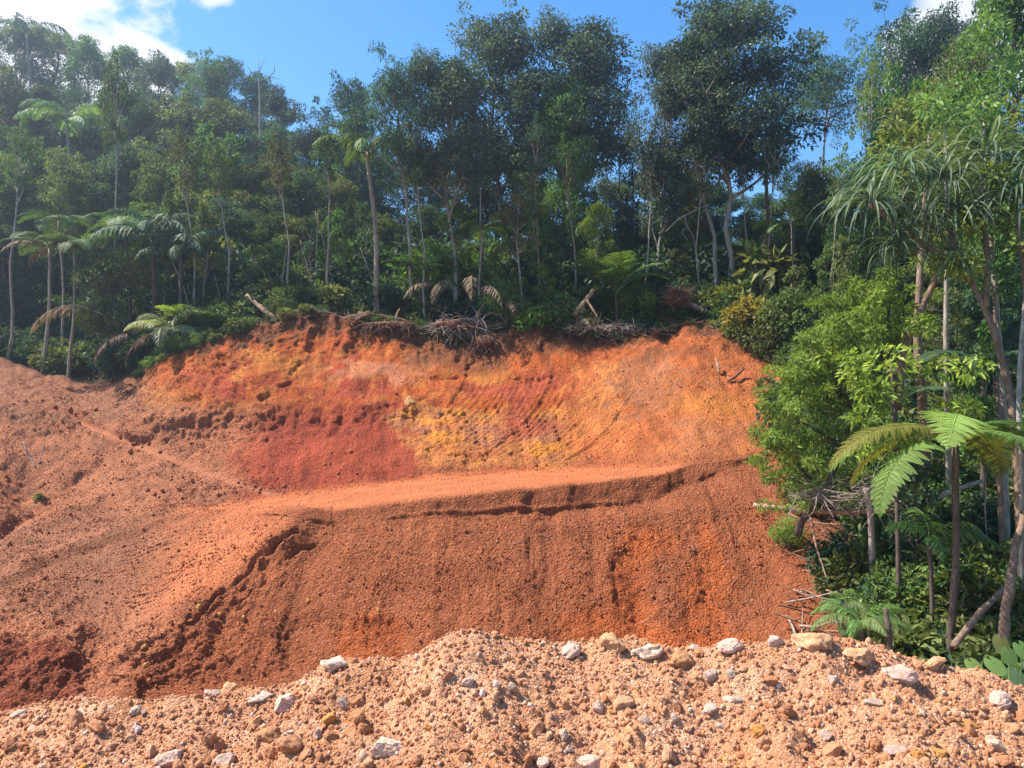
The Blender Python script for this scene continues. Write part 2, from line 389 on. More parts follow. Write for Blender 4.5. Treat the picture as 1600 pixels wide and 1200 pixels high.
# ------------------------------------------------------------------ terrain: cross-sections laid side by side from the valley to the hill top
# each line is a real edge of the ground (foot, rim, ledge ...), given as photo column : (photo row, depth in metres)
ROWS = {
 'valley': {-400: (1560, 9.2), 2000: (1560, 9.2)},
 'foot':   {-400: (1130, 12.5), 0: (1112, 13.2), 130: (1092, 14.0), 210: (1084, 14.4), 270: (1076, 14.6), 400: (1062, 15.0), 470: (1050, 15.3), 600: (1032, 15.2), 700: (1012, 15.1), 900: (1012, 15.2), 1050: (1012, 15.2), 1200: (1002, 15.0), 1320: (1012, 14.0), 1600: (1090, 11.5), 2000: (1150, 10)},
 'low':    {-400: (1010, 13.0), 0: (1000, 14.5), 100: (1004, 14.7), 135: (1052, 14.8), 210: (1076, 14.5), 270: (1035, 15.1), 340: (995, 15.8), 400: (965, 16.3), 440: (945, 16.6), 470: (930, 16.9), 600: (893, 16.95), 700: (881, 16.8), 800: (875, 16.9), 900: (868, 17.0), 1050: (860, 17.2), 1200: (850, 17.3), 1320: (880, 16.2), 1600: (980, 13.2), 2000: (1050, 11.5)},
 'crest':  {-400: (930, 15.6), 0: (940, 15.9), 130: (975, 15.9), 210: (1015, 15.3), 270: (998, 15.6), 340: (925, 16.9), 400: (870, 17.8), 440: (836, 18.4), 470: (832, 18.5), 600: (835, 17.9), 700: (825, 17.8), 800: (820, 17.85), 900: (812, 18.0), 1000: (805, 18.1), 1050: (800, 18.2), 1085: (795, 18.3), 1200: (785, 18.6), 1320: (800, 17.8), 1600: (900, 14.8), 2000: (950, 13)},
 'scarp':  {-400: (890, 16.5), 0: (905, 17.0), 130: (862, 19.1), 210: (836, 20.2), 270: (812, 21.0), 340: (809, 20.7), 400: (810, 19.9), 440: (812, 19.3), 470: (818, 18.75), 540: (818, 18.45), 600: (816, 18.3), 700: (808, 18.2), 800: (803, 18.35), 900: (796, 18.65), 1000: (785, 19.0), 1040: (778, 19.1), 1085: (755, 19.7), 1150: (728, 20.35), 1200: (722, 20.5), 1320: (740, 19.3), 1450: (800, 17.2), 1600: (840, 15.9), 2000: (870, 14.7)},
 'rim':    {-400: (870, 17), 0: (895, 17.5), 130: (850, 19.5), 210: (825, 20.5), 270: (802, 21.3), 340: (799, 21), 400: (800, 20.2), 440: (804, 19.5), 470: (805, 18.95), 600: (786, 18.6), 700: (775, 18.5), 800: (765, 18.7), 900: (755, 19.0), 1000: (744, 19.4), 1040: (741, 19.5), 1085: (722, 20.3), 1200: (714, 20.6), 1320: (730, 19.5), 1450: (780, 17.5), 1600: (820, 16.2), 2000: (850, 15)},
 'bench':  {-400: (830, 19), 0: (800, 20.5), 130: (800, 22.2), 210: (800, 22.4), 270: (795, 22.3), 340: (786, 23), 400: (778, 23.2), 470: (768, 23.4), 600: (753, 23.4), 700: (742, 23.6), 800: (734, 23.8), 900: (729, 23.9), 960: (728, 23.3), 1000: (730, 22.2), 1040: (727, 21.5), 1085: (716, 21.2), 1200: (708, 21.3), 1320: (715, 20.5), 1600: (780, 17.5), 2000: (800, 16.5)},
 'ledge0': {-400: (720, 25), 0: (725, 24.3), 130: (715, 26), 210: (690, 26.5), 270: (690, 26), 340: (680, 26), 400: (672, 26), 470: (668, 26.2), 600: (662, 26.2), 640: (655, 26.3), 700: (660, 25.8), 800: (655, 25.8), 900: (650, 25.8), 1000: (650, 25), 1085: (640, 24.2), 1200: (640, 23.8), 1320: (650, 23), 1600: (700, 20.5), 2000: (720, 20)},
 'ledge1': {-400: (690, 27), 0: (690, 26.2), 130: (682, 28), 210: (655, 26.9), 270: (648, 26.4), 340: (652, 26.5), 400: (645, 26.45), 470: (643, 26.6), 600: (634, 26.6), 640: (622, 26.6), 700: (628, 26.5), 800: (620, 26.5), 900: (612, 26.6), 1000: (610, 25.9), 1085: (600, 25.2), 1200: (610, 24.7), 1320: (620, 24), 1600: (670, 22), 2000: (690, 21)},
 'upper':  {-400: (640, 30), 0: (632, 29.5), 130: (640, 30), 210: (625, 28.5), 270: (590, 28.3), 340: (575, 28.2), 400: (570, 28.2), 600: (565, 28.4), 700: (568, 28.4), 740: (580, 28), 800: (570, 28.2), 900: (575, 28), 1000: (560, 27.4), 1085: (545, 26.8), 1200: (580, 25.8), 1320: (590, 25), 1600: (640, 23), 2000: (660, 22)},
 'top':    {-400: (575, 34), 0: (560, 33.5), 60: (585, 33), 130: (604, 32), 190: (605, 31), 210: (595, 30), 270: (550, 29.6), 340: (530, 29.5), 400: (512, 29.6), 450: (496, 29.8), 500: (490, 30), 560: (500, 30), 640: (518, 29.8), 740: (545, 29.2), 775: (515, 29.6), 850: (515, 29.8), 900: (530, 29.4), 960: (535, 29.2), 1020: (522, 28.6), 1090: (510, 28.3), 1130: (520, 27.8), 1200: (565, 26.8), 1250: (575, 26.3), 1320: (580, 26), 1600: (620, 24), 2000: (640, 23)},
 'floor':  {-400: (540, 38), 0: (548, 38), 130: (580, 37), 210: (560, 35), 270: (528, 34), 400: (492, 34), 470: (482, 34), 700: (488, 34), 900: (484, 34), 1090: (482, 33), 1200: (505, 31), 1320: (525, 30), 1600: (560, 28), 2000: (570, 27)},
 'rise':   {-400: (420, 48), 0: (450, 48), 200: (450, 46), 400: (440, 44), 550: (440, 43), 800: (450, 42), 1000: (450, 42), 1200: (455, 40), 1400: (450, 38), 1600: (430, 38), 2000: (400, 38)},
 'hill':   {-400: (220, 75), 0: (230, 75), 200: (250, 75), 400: (300, 72), 550: (360, 65), 700: (390, 60), 1000: (410, 58), 1200: (415, 55), 1400: (395, 55), 1600: (320, 55), 2000: (250, 55)},
 'ridge':  {-400: (180, 110), 0: (190, 110), 400: (290, 105), 550: (400, 100), 1200: (450, 95), 1600: (350, 95), 2000: (280, 95)},
 'beyond': {-400: (640, 180), 2000: (640, 180)},
}
SEG = [26, 46, 46, 24, 14, 40, 56, 18, 50, 50, 26, 18, 26, 8, 5]
names = list(ROWS)
cols = np.concatenate([np.arange(-400, -40, 12), np.arange(-40, 1340, 2.0), np.arange(1340, 1620, 5), np.arange(1620, 2001, 14)])
_rows = {}
ROW_XS = np.arange(-460, 2061, 3.0)
def row_at(name, px):
    if name not in _rows:
        r = ROWS[name]; k = sorted(r); out = []
        for j in (0, 1):
            v = np.interp(ROW_XS, k, [r[q][j] for q in k])
            w = np.exp(-0.5 * (np.arange(-18, 19) * 3.0 / 11.0) ** 2); w /= w.sum()
            out.append(np.convolve(np.pad(v, 18, mode='edge'), w, mode='valid'))
        _rows[name] = out
    return [np.interp(px, ROW_XS, v) for v in _rows[name]]
rows_py = np.array([row_at(n, cols)[0] for n in names]); rows_D = np.array([row_at(n, cols)[1] for n in names])
rows_z = (600 - rows_py) / FPX * rows_D
zs, Ds, vv = [], [], []
for k, n in enumerate(SEG):
    t = np.arange(n)[:, None] / n
    zs.append(rows_z[k] * (1 - t) + rows_z[k + 1] * t); Ds.append(rows_D[k] * (1 - t) + rows_D[k + 1] * t)
    vv.append(np.broadcast_to(k + t, (n, len(cols))))
zs.append(rows_z[-1:]); Ds.append(rows_D[-1:]); vv.append(np.full((1, len(cols)), float(len(SEG))))
Z = np.concatenate(zs); D = np.concatenate(Ds); VV = np.concatenate(vv)
# round the profile a little so edges are not knife-sharp
for _ in range(2):
    Z[1:-1] = 0.25 * Z[:-2] + 0.5 * Z[1:-1] + 0.25 * Z[2:]; D[1:-1] = 0.25 * D[:-2] + 0.5 * D[1:-1] + 0.25 * D[2:]
PXG = np.broadcast_to(cols, Z.shape)
X = (PXG - 800) / FPX * D
G = np.stack([X, D, Z], -1)
PYG = 600 - Z / D * FPX
du = np.gradient(G, axis=1); dv = np.gradient(G, axis=0)
NRM = np.cross(du, dv); NRM /= np.linalg.norm(NRM, axis=-1)[..., None] + 1e-9
NRM[NRM[..., 2] < 0] *= -1

def zone(v0, v1, f=0.12): return sstep(v0 - f, v0 + f, VV) * (1 - sstep(v1 - f, v1 + f, VV))
soilmask = 1 - sstep(1225, 1300, PXG + 40 * fbm(G * 0.7, 3) - 0.16 * (PYG - 700).clip(0, 400))
z_bank = zone(0, 4, 0.2); z_scarp = zone(4, 5, 0.1); z_bench = zone(5, 6, 0.12); z_cut = zone(6, 10, 0.2); z_forest = sstep(9.9, 10.3, VV)
leftm = 1 - sstep(330, 480, PXG)               # the spoil slopes on the left
z_bench_r = z_bench * (1 - sstep(1030, 1090, PXG)) * sstep(280, 360, PXG)

disp = np.zeros(Z.shape)
n_big = fbm(G * 0.45, 3); n_mid = fbm(G * 1.6 + 5, 4); n_sml = fbm(G * 5.0 + 9, 3)
clod = billow(G * 6.0 + 3, 3)
rill = fbm(G * np.array([1.5, 0.16, 0.22]) + 31, 4)
clod2 = billow(G * 11.0 + 13, 2)
chute = fbm(G * np.array([3.4, 0.28, 0.36]) + 71, 4)
disp += z_bank * (0.12 * n_big + 0.12 * rill + 0.05 * chute + 0.05 * n_mid + 0.035 * n_sml + 0.03 * (clod - 0.3) + 0.045 * (clod2 - 0.3))
# shallow slide scars in the bank
for cx, cy_, rx, ry, dep in ((560, 1015, 130, 60, 0.12), (1010, 900, 55, 90, 0.08), (1120, 960, 60, 110, 0.08), (860, 860, 40, 60, 0.07), (980, 960, 60, 60, 0.06)):
    rr = ((PXG - cx) / rx) ** 2 + ((PYG - cy_) / ry) ** 2 + 0.9 * n_mid
    disp -= dep * (1 - sstep(0.3, 1.1, rr)) * z_bank
disp += z_scarp * (0.10 * fbm(G * np.array([1.6, 1, 0.8]) + 4, 5) + 0.04 * n_sml) * sstep(470, 560, PXG)
# a second small step that runs along under the road's edge
stepline = 797 - 0.055 * (PXG - 760) + 7 * fbm(np.stack([PXG * 0.02, PXG * 0, PXG * 0], -1), 3)
disp += 0.07 * (0.6 + 0.8 * n_mid) * np.exp(-((PYG - stepline) / 3.0) ** 2) * sstep(560, 660, PXG) * (1 - sstep(980, 1010, PXG))
disp += z_bench * (0.015 * n_mid + 0.02 * n_big) + z_bench * (1 - z_bench_r) * (0.05 * n_mid + 0.07 * (clod - 0.3))
rut = np.zeros(Z.shape)
for off, dep in ((5.28, 0.035), (5.46, 0.03), (5.72, 0.03)):
    rut += dep * np.exp(-((VV - off - 0.03 * fbm(np.stack([PXG * 0.01, PXG * 0, PXG * 0], -1), 2)) / 0.035) ** 2)
disp -= rut * z_bench_r
scrape = fbm(np.stack([G[..., 0] * 4.5 + 1.2 * G[..., 2], G[..., 1] * 0.7, G[..., 2] * 1.1], -1) + 61, 4)
disp += z_cut * (1 - 0.55 * sstep(655, 760, PXG) * (1 - sstep(955, 1010, PXG))) * (0.22 * n_big + 0.085 * n_mid + 0.035 * n_sml + 0.06 * scrape + 0.02 * (clod2 - 0.3))
# slumped blocks and flutes on the small cliff above the red slide
fl = fbm(G * np.array([2.6, 0.4, 0.25]) + 14, 4)
cliff = zone(6.8, 8.05, 0.1) * sstep(215, 300, PXG) * (1 - sstep(630, 660, PXG))
disp += cliff * (0.15 * fl + 0.05 * n_sml)
# cracks high on the face
def crack(pts, w, dep, jitter=3.0):
    global disp
    p = np.array(pts, float); best = np.full(Z.shape, 1e9)
    wob = 1.8 * jitter * fbm(G * 2.2 + 3, 3)
    for a, b in zip(p[:-1], p[1:]):
        ab = b - a; t = np.clip(((PXG - a[0]) * ab[0] + (PYG - a[1]) * ab[1]) / (ab @ ab), 0, 1)
        d = np.hypot(PXG - a[0] - t * ab[0] + wob, PYG - a[1] - t * ab[1] + wob)
        best = np.minimum(best, d)
    disp = disp - dep * np.clip(0.45 + 1.1 * n_mid + 0.5 * n_sml, 0, 1.2) * np.exp(-(best / w) ** 2)
crack([(675, 590), (725, 588), (735, 570), (748, 555)], 3.0, 0.35)
crack([(780, 555), (800, 590), (850, 592)], 3.5, 0.22)
crack([(470, 570), (450, 600), (410, 625)], 5, 0.22, 6)
crack([(640, 625), (700, 612), (830, 600), (930, 570), (1010, 545)], 4, 0.12, 5)
crack([(468, 838), (400, 880), (350, 935), (298, 988)], 2.4, 0.22, 4)
crack([(492, 850), (430, 885), (385, 935), (330, 965)], 2.2, 0.18, 4)
crack([(450, 820), (380, 850), (300, 905)], 3.5, 0.08, 3)
crack([(420, 815), (330, 860), (230, 940)], 4.5, 0.07, 4)
crack([(390, 812), (300, 850), (190, 950)], 4.5, 0.06, 4)
# excavator tooth marks combed down the cut
ph = PXG + 0.0042 * (PYG - 545).clip(0, 300) ** 2 + 6 * fbm(G * 0.6, 2)
comb_mask = sstep(655, 760, PXG) * (1 - sstep(955, 1010, PXG)) * sstep(560, 600, PYG + 0.12 * (PXG - 830)) * (1 - sstep(708, 728, PYG)) * zone(6.0, 9.3, 0.1)
ph = ph + 5 * fbm(np.stack([PXG * 0.012, PYG * 0.004, PXG * 0], -1), 3) * 3
passn = _val[(np.floor(ph / 46.0).astype(int) * 37) & 255]         # every bucket pass scrapes a little differently
tooth = np.abs(np.mod(ph / 9.6 + passn, 1.0) - 0.5) * 2
blocky = billow(G * np.array([3.2, 3.2, 4.5]) + 77, 3)
ochre_mask = sstep(612, 650, PXG + 60 * n_mid + 40 * n_big - 0.5 * (PYG - 650) + 30 * n_sml) * (1 - sstep(860, 930, PXG)) * sstep(630, 650, PYG + 25 * n_mid) * (1 - sstep(722, 738, PYG)) * zone(6.0, 8.6, 0.1)
ochre_m0 = ochre_mask
brk = np.clip(0.5 + 0.5 * passn + 1.3 * fbm(G * np.array([1.6, .8, .8]) + 60, 4), 0.0, 1.3)
disp += comb_mask * (0.036 * (tooth - 0.5) * brk - 0.05 * passn + 0.035 * n_sml + 0.03 * (clod2 - .3))
ph2 = PXG * 0.55 + PYG * 1.1 + 9 * fbm(G * 1.1 + 8, 3)
disp += ochre_m0 * 0.045 * (np.abs(np.mod(ph2 / 8.5, 1.0) - .5) * 2 - .5) * np.clip(fbm(G * 1.1 + 88, 3) * 2.5, 0, 1)
disp += ochre_mask * 0.17 * (blocky - 0.35) * (1 - sstep(730, 800, PXG)) + ochre_mask * 0.06 * scrape
# spoil slopes and the loose mound on the left
zl = (zone(1.2, 3.6, 0.3) + zone(6, 10, 0.2)) * leftm
fan = fbm(np.stack([(G[..., 0] * 0.75 - G[..., 2] * 1.5) * 2.6, (G[..., 0] + G[..., 2]) * 0.35, G[..., 1] * 0.2], -1) + 19, 4)
disp += zl * (0.07 * n_mid + 0.04 * n_sml + 0.04 * (clod - 0.3)) + leftm * zone(1.2, 6, .3) * sstep(150, 260, PXG) * 0.10 * fan
mound = np.exp(-(((PXG - 40) / 110) ** 2 + ((PYG - 655) / 40) ** 2)); disp += 0.5 * mound
hollow = np.exp(-(((PXG - 45) / 60) ** 2 + ((PYG - 745) / 45) ** 2)); disp -= 0.9 * hollow
# the nose where the road's end spills down to the left: a crest with a steep shaded side
_pc = np.array([(475, 806), (440, 838), (400, 872), (340, 928), (270, 1000), (215, 1062)], float); cd = np.full(Z.shape, 1e9)
for a, b in zip(_pc[:-1], _pc[1:]):
    ab = b - a; tt_ = np.clip(((PXG - a[0]) * ab[0] + (PYG - a[1]) * ab[1]) / (ab @ ab), 0, 1)
    cd = np.minimum(cd, np.hypot(PXG - a[0] - tt_ * ab[0], PYG - a[1] - tt_ * ab[1]))
sidec = np.sign((PXG - np.interp(PYG, _pc[:, 1], _pc[:, 0])))
disp += 0.30 * np.exp(-(cd / np.where(sidec > 0, 36.0, 50.0)) ** 2) * zone(0.6, 5.2, .3) * (PXG < 520) * (0.85 + 0.5 * n_mid)
# the loose edge that divides the upper spoil from the fan below it
rl = np.interp(PXG, [-40, 20, 90, 150, 210, 270, 330], [912, 898, 868, 846, 822, 803, 797]) + 5 * fbm(np.stack([PXG * .03, PXG * 0, PXG * 0], -1), 3)
lm = (1 - sstep(270, 330, PXG)) * zone(3.0, 6.5, .3)
disp += lm * (0.13 * np.exp(-((PYG - rl + 6) / 11.0) ** 2) - 0.06 * np.exp(-((PYG - rl - 9) / 8.0) ** 2)) * np.clip(0.6 + 1.4 * n_mid, 0, 1.4)
gul = np.exp(-((PYG - np.interp(PXG, [0, 40, 110, 180], [830, 790, 740, 700])) / 14.0) ** 2) * (1 - sstep(150, 190, PXG)); disp -= 0.28 * gul * zone(5, 10, .2)
# track that climbs to the left from the end of the road
tl = np.interp(PXG, [0, 130, 230, 330, 430], [628, 662, 700, 738, 772])
track = np.exp(-((PYG - tl) / 7.0) ** 2) * sstep(10, 60, PXG) * (1 - sstep(430, 470, PXG)) * zone(6, 10, 0.1)
disp = disp * (1 - 0.8 * track) - 0.10 * track
berm_l = np.exp(-((PYG - tl - 13) / 4.0) ** 2) * sstep(60, 120, PXG) * (1 - sstep(250, 330, PXG)); disp += 0.12 * berm_l * zone(6, 10, .1)
disp += z_forest * (0.25 * n_big + 0.12 * n_mid) * (1 - 0.0)
lipn = fbm(np.stack([PXG * 0.03, PXG * 0 + 2, PXG * 0], -1), 3)
lipz = zone(9.2, 10.1, .25) * sstep(230, 300, PXG) * (1 - sstep(1100, 1180, PXG))
disp += lipz * (0.26 * fbm(G * np.array([1.9, .5, .5]) + 37, 5) + 0.06 * n_sml)
G2 = G + NRM * disp[..., None]
lipn = lipn + 0.7 * fbm(np.stack([PXG * 0.09, PXG * 0 + 5, PXG * 0], -1), 3)
G2[..., 2] += 0.20 * lipn * np.exp(-((VV - 10) / 0.25) ** 2)

# ---- colour of the soil (layers of different earth), plus painted sunlight on the flank
def C(r, g, b): return np.array([r, g, b])
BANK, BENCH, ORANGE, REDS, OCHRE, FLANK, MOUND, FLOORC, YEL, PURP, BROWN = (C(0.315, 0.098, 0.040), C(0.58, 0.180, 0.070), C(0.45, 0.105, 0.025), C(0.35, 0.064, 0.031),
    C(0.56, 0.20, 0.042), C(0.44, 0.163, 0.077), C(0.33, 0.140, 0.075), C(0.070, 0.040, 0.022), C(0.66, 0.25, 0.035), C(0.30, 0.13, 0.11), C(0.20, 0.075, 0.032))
col = np.broadcast_to(BANK, Z.shape + (3,)).copy()
def lay(c, m): 
    global col
    m = np.clip(m, 0, 1)[..., None]; col = col * (1 - m) + c * m
wob = fbm(G * 0.8 + 50, 4); wob2 = fbm(G * 2.2 + 80, 4)
fine = fbm(G * np.array([2, 2, 2]) + 120, 4); fine2 = fbm(G * 4.5 + 3, 5)
lay(C(0.36, 0.110, 0.043), z_bank * sstep(0.0, 0.5, chute + 0.4 * fine) * 0.6); lay(C(0.25, 0.080, 0.036), z_bank * sstep(0.05, 0.5, -chute + 0.4 * wob2) * 0.5)
for cx, cy_, rx, ry in ((985, 900, 45, 100), (1105, 930, 45, 130), (1020, 845, 60, 22), (570, 1005, 70, 45), (940, 985, 90, 40), (1080, 1000, 130, 30)):
    rr = ((PXG - cx + 25 * wob2) / rx) ** 2 + ((PYG - cy_ + 25 * wob) / ry) ** 2
    lay(C(0.47, 0.110, 0.026), (1 - sstep(0.2, 1.1, rr + 0.6 * chute)) * z_bank * 0.55)
lay(FLANK, leftm * sstep(0, 60, (470 - PXG) * 1.15 + (PYG - 806) * -1.0 + 14 * wob) * zone(0, 6.2, .2))  # sandy flank; its sunlit contrast with the bank is put into colour too
lay(MOUND, (1 - sstep(120, 330, PXG + 60 * wob)) * sstep(2.2, 3.4, VV) * 0.8)
lay(C(0.31, 0.085, 0.040), (1 - sstep(110, 150, PXG)) * zone(0, 2.05, 0.15))
lay(BENCH, z_bench_r)
lay(BENCH * 0.9 + FLANK * 0.1, zone(2.6, 5.6, 0.5) * sstep(200, 330, PXG + 70 * fan) * (1 - sstep(440, 480, PXG)) * 0.75)  # road colour laid along the crest paints the flank's sunlit side
for off, wd in ((5.25, .05), (5.45, .05), (5.72, .04)): lay(BENCH * 1.18, z_bench_r * np.exp(-((VV - off) / wd) ** 2) * 0.6)
lay(ORANGE * 1.1, z_bench_r * sstep(5.75, 5.95, VV + 0.1 * wob) * 0.6)
lay(FLANK, z_bench_r * sstep(0.1, 0.5, wob2) * 0.4)
lay(ORANGE, sstep(6.0, 6.5, VV) * sstep(205, 260, PXG + 25 * wob + 0.5 * (640 - PYG).clip(-60, 0)))
red = z_cut * sstep(0.02, 0.32, wob + 0.35 * (1 - sstep(560, 700, PYG)) * np.sin(PXG * 0.013 + 1.0)) ; lay(REDS * 1.15, sstep(.25, .75, red + 0.9 * fine2) * 0.62 * (1 - sstep(900, 1000, PXG)))
lay(OCHRE, z_cut * sstep(0.14, 0.26, wob2 + 0.35 * fine2) * 0.55)
lay(C(0.46, 0.15, 0.055), z_cut * sstep(905, 1010, PXG + 60 * wob) * 0.55)
lay(OCHRE, z_cut * (np.exp(-(((PXG - 1075) / 40) ** 2 + ((PYG - 632) / 16) ** 2)) + np.exp(-(((PXG - 1140) / 35) ** 2 + ((PYG - 640) / 18) ** 2))) * 0.8)
lay(REDS, sstep(640, 668, PYG + 10 * wob) * (1 - sstep(605, 655, PXG + 60 * n_mid + 40 * n_big - 0.5 * (PYG - 650) + 30 * n_sml)) * sstep(300, 420, PXG + 50 * wob2 - 0.9 * (700 - PYG).clip(0, 100)) * zone(6, 8, .1) * 0.95)
lay(REDS * 0.9, cliff * 0.8)
lay(C(0.55, 0.21, 0.065), ochre_mask * 0.8)
lay(YEL, ochre_mask * sstep(0.06, 0.2, fbm(G * np.array([0.9, 0.9, 2.0]) + 33, 3) + 0.4 * fine2) * 0.85)
lay(PURP * 0.9, ochre_mask * sstep(0.18, 0.4, fbm(G * np.array([1.6, 1.6, 2.6]) + 45, 3)) * 0.4)
lay(C(0.42, 0.085, 0.040), comb_mask * sstep(0.0, 0.4, fbm(G * 0.9 + 91, 3) + 0.4 * (1 - sstep(590, 650, PYG))) * (1 - sstep(840, 900, PXG)) * 0.8)
lay(C(0.58, 0.18, 0.055), comb_mask * sstep(860, 930, PXG) * 0.6)
PATCH = [(430, 562, 75, 26, OCHRE), (590, 577, 75, 20, C(0.56, 0.21, 0.10)), (530, 522, 55, 28, ORANGE * 1.15), (680, 556, 65, 20, C(0.55, 0.19, 0.07)), (255, 640, 40, 40, OCHRE), (820, 560, 70, 20, ORANGE * 1.2), (345, 590, 50, 30, REDS * 1.2), (760, 590, 40, 22, OCHRE), (560, 610, 90, 14, REDS), (940, 620, 40, 60, C(0.60, 0.21, 0.06)), (1075, 560, 70, 30, C(0.50, 0.13, 0.035)), (1120, 680, 90, 30, C(0.42, 0.15, 0.06)), (1010, 600, 60, 50, C(0.40, 0.155, 0.07))]
for cx, cy_, rx, ry, pc in PATCH:
    rr = ((PXG - cx + 65 * wob2) / rx) ** 2 + ((PYG - cy_ + 35 * wob) / ry) ** 2 + 1.1 * fine2 + 0.9 * scrape
    lay(pc, (1 - sstep(0.55, 0.95, rr)) * z_cut * np.clip(0.75 + 0.6 * fine, 0, 1))
streak = fbm(np.stack([G[..., 0] * 5, G[..., 1] * 0.8, G[..., 2] * 1.4], -1) + 7, 4)
col = col * (1 + z_cut * 0.40 * streak + leftm * zone(1.2, 6, .3) * 0.35 * fan)[..., None]
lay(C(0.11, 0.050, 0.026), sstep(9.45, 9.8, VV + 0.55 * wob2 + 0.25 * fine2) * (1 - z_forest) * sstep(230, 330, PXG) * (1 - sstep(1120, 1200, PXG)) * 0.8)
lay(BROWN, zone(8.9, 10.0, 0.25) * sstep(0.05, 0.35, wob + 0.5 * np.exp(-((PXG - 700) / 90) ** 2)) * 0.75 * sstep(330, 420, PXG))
lay(MOUND, zone(6, 10, .2) * (1 - sstep(190, 330, PXG + 0.9 * (640 - PYG) + 40 * wob)) * 0.9)
lay(FLANK, zone(6, 8.2, .2) * (1 - sstep(330, 450, PXG + 0.5 * (PYG - 700) + 30 * wob)) * 0.8)
lay(BROWN * 1.15, lm * np.exp(-((PYG - rl - 6) / 9.0) ** 2) * 0.6); lay(MOUND * 0.8, (1 - sstep(240, 330, PXG)) * zone(5.2, 9, .2) * sstep(-0.05, 0.4, wob2) * 0.6)  # darker band just below the loose edge; mottled mound tone
lay(C(0.50, 0.19, 0.095), track * 0.9)
lay(C(0.62, 0.34, 0.13), z_cut * (1 - sstep(.5, 1.2, ((PXG - 639) / 9) ** 2 + ((PYG - 626) / 9) ** 2 + wob2)))
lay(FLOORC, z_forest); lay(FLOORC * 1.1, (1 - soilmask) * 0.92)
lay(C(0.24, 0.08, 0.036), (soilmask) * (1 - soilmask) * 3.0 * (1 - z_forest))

nrow, ncol = Z.shape
idx = np.arange(nrow * ncol).reshape(nrow, ncol)
def piece(name, v0, v1):
    r0 = int(np.searchsorted(VV[:, 0], v0 - 1e-6)); r1 = int(np.searchsorted(VV[:, 0], v1 - 1e-6))
    sub = np.arange((r1 - r0 + 1) * ncol).reshape(-1, ncol)
    Q = np.stack([sub[:-1, :-1], sub[:-1, 1:], sub[1:, 1:], sub[1:, :-1]], -1).reshape(-1, 4)
    c4 = np.concatenate([col[r0:r1 + 1], np.ones((r1 - r0 + 1, ncol, 1))], -1)
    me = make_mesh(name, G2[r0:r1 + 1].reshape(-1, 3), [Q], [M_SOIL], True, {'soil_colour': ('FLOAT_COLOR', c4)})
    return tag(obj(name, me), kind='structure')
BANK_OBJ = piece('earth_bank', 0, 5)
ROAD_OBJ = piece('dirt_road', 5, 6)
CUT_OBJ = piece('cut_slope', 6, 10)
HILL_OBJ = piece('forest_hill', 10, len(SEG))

def ground(px, d):
    """height of the ground at photo column px and depth d -> world point"""
    D_ = np.array([row_at(n, px)[1] for n in names]); z_ = (600 - np.array([row_at(n, px)[0] for n in names])) / FPX * D_
    return np.array([(px - 800) / FPX * d, d, np.interp(d, D_, z_)])
def surf(px, py):
    """point of the displaced ground seen at (px, py)"""
    j = int(np.abs(cols - px).argmin()); pyc = 600 - G2[:, j, 2] / G2[:, j, 1] * FPX
    k = int(np.abs(pyc[24:-5] - py).argmin()) + 24
    return G2[k, j].copy()

# the wide ground under everything, out to the horizon
MG, N_, L_, b_ = new_mat('plain_ground')
ng = node_noise(N_, L_, 0.3, 6, 0.6); rg = ramp_node(N_, [(0.3, (0.03, 0.05, 0.02)), (0.7, (0.07, 0.08, 0.035))])
L_.new(ng.outputs['Fac'], rg.inputs[0]); L_.new(rg.outputs[0], b_.inputs['Base Color']); b_.inputs['Roughness'].default_value = 1.0
th_ = np.linspace(0, 2 * np.pi, 49)[:-1]
Vg = np.concatenate([[[0, 90, -13.0]], np.stack([320 * np.cos(th_), 90 + 320 * np.sin(th_), np.full(48, -13.0)], -1)])
Tg = [[0, 1 + k, 1 + (k + 1) % 48] for k in range(48)]
tag(obj('ground', make_mesh('ground', Vg, [np.array(Tg)], [MG])), kind='structure')

# ------------------------------------------------------------------ foreground berm of pale rubble
bp = {-300: 1125, 0: 1117, 60: 1107, 130: 1100, 200: 1097, 250: 1094, 320: 1084, 370: 1076, 430: 1078, 480: 1062, 505: 1044, 560: 1037, 620: 1036, 670: 1015, 700: 999, 760: 992, 800: 996, 840: 1004, 905: 1018, 950: 1004, 1000: 1010, 1060: 1020, 1100: 1017, 1150: 1010, 1200: 1008, 1260: 1000, 1300: 1000, 1330: 1008, 1380: 1014, 1420: 1032, 1440: 1036, 1480: 1046, 1540: 1055, 1570: 1064, 1600: 1076, 1900: 1130}
bk = sorted(bp)
bxs = np.concatenate([np.arange(-7.5, -3.6, 0.06), np.arange(-3.6, 3.6, 0.0105), np.arange(3.6, 7.5, 0.06)])
bys = np.concatenate([np.arange(-3.0, 3.4, 0.2), np.arange(3.4, 5.35, 0.0105), np.arange(5.35, 6.2, 0.03), np.arange(6.2, 13.5, 0.15)])
BX, BY = np.meshgrid(bxs, bys)
def berm_height(x, y):
    Dc = 4.98 + 0.10 * np.sin(x * 1.3 + 1) + 0.05 * np.sin(x * 3.1)
    px = 800 + x / Dc * FPX
    pyc = np.interp(px, bk, [bp[q] for q in bk])
    zc = (600 - pyc) / FPX * Dc
    t = Dc - y
    front = zc - 0.62 * (1 - np.exp(-np.maximum(t, 0) / 1.55))
    back = zc - 0.75 * np.maximum(-t, 0) + 0.10 * (1 - np.exp(-np.maximum(-t, 0) / 0.15))
    return np.where(t > 0, front, back)
BZ = berm_height(BX, BY)
PB = np.stack([BX, BY, BZ], -1)
nearm = sstep(2.5, 3.4, BY) * (1 - sstep(5.5, 6.3, BY))
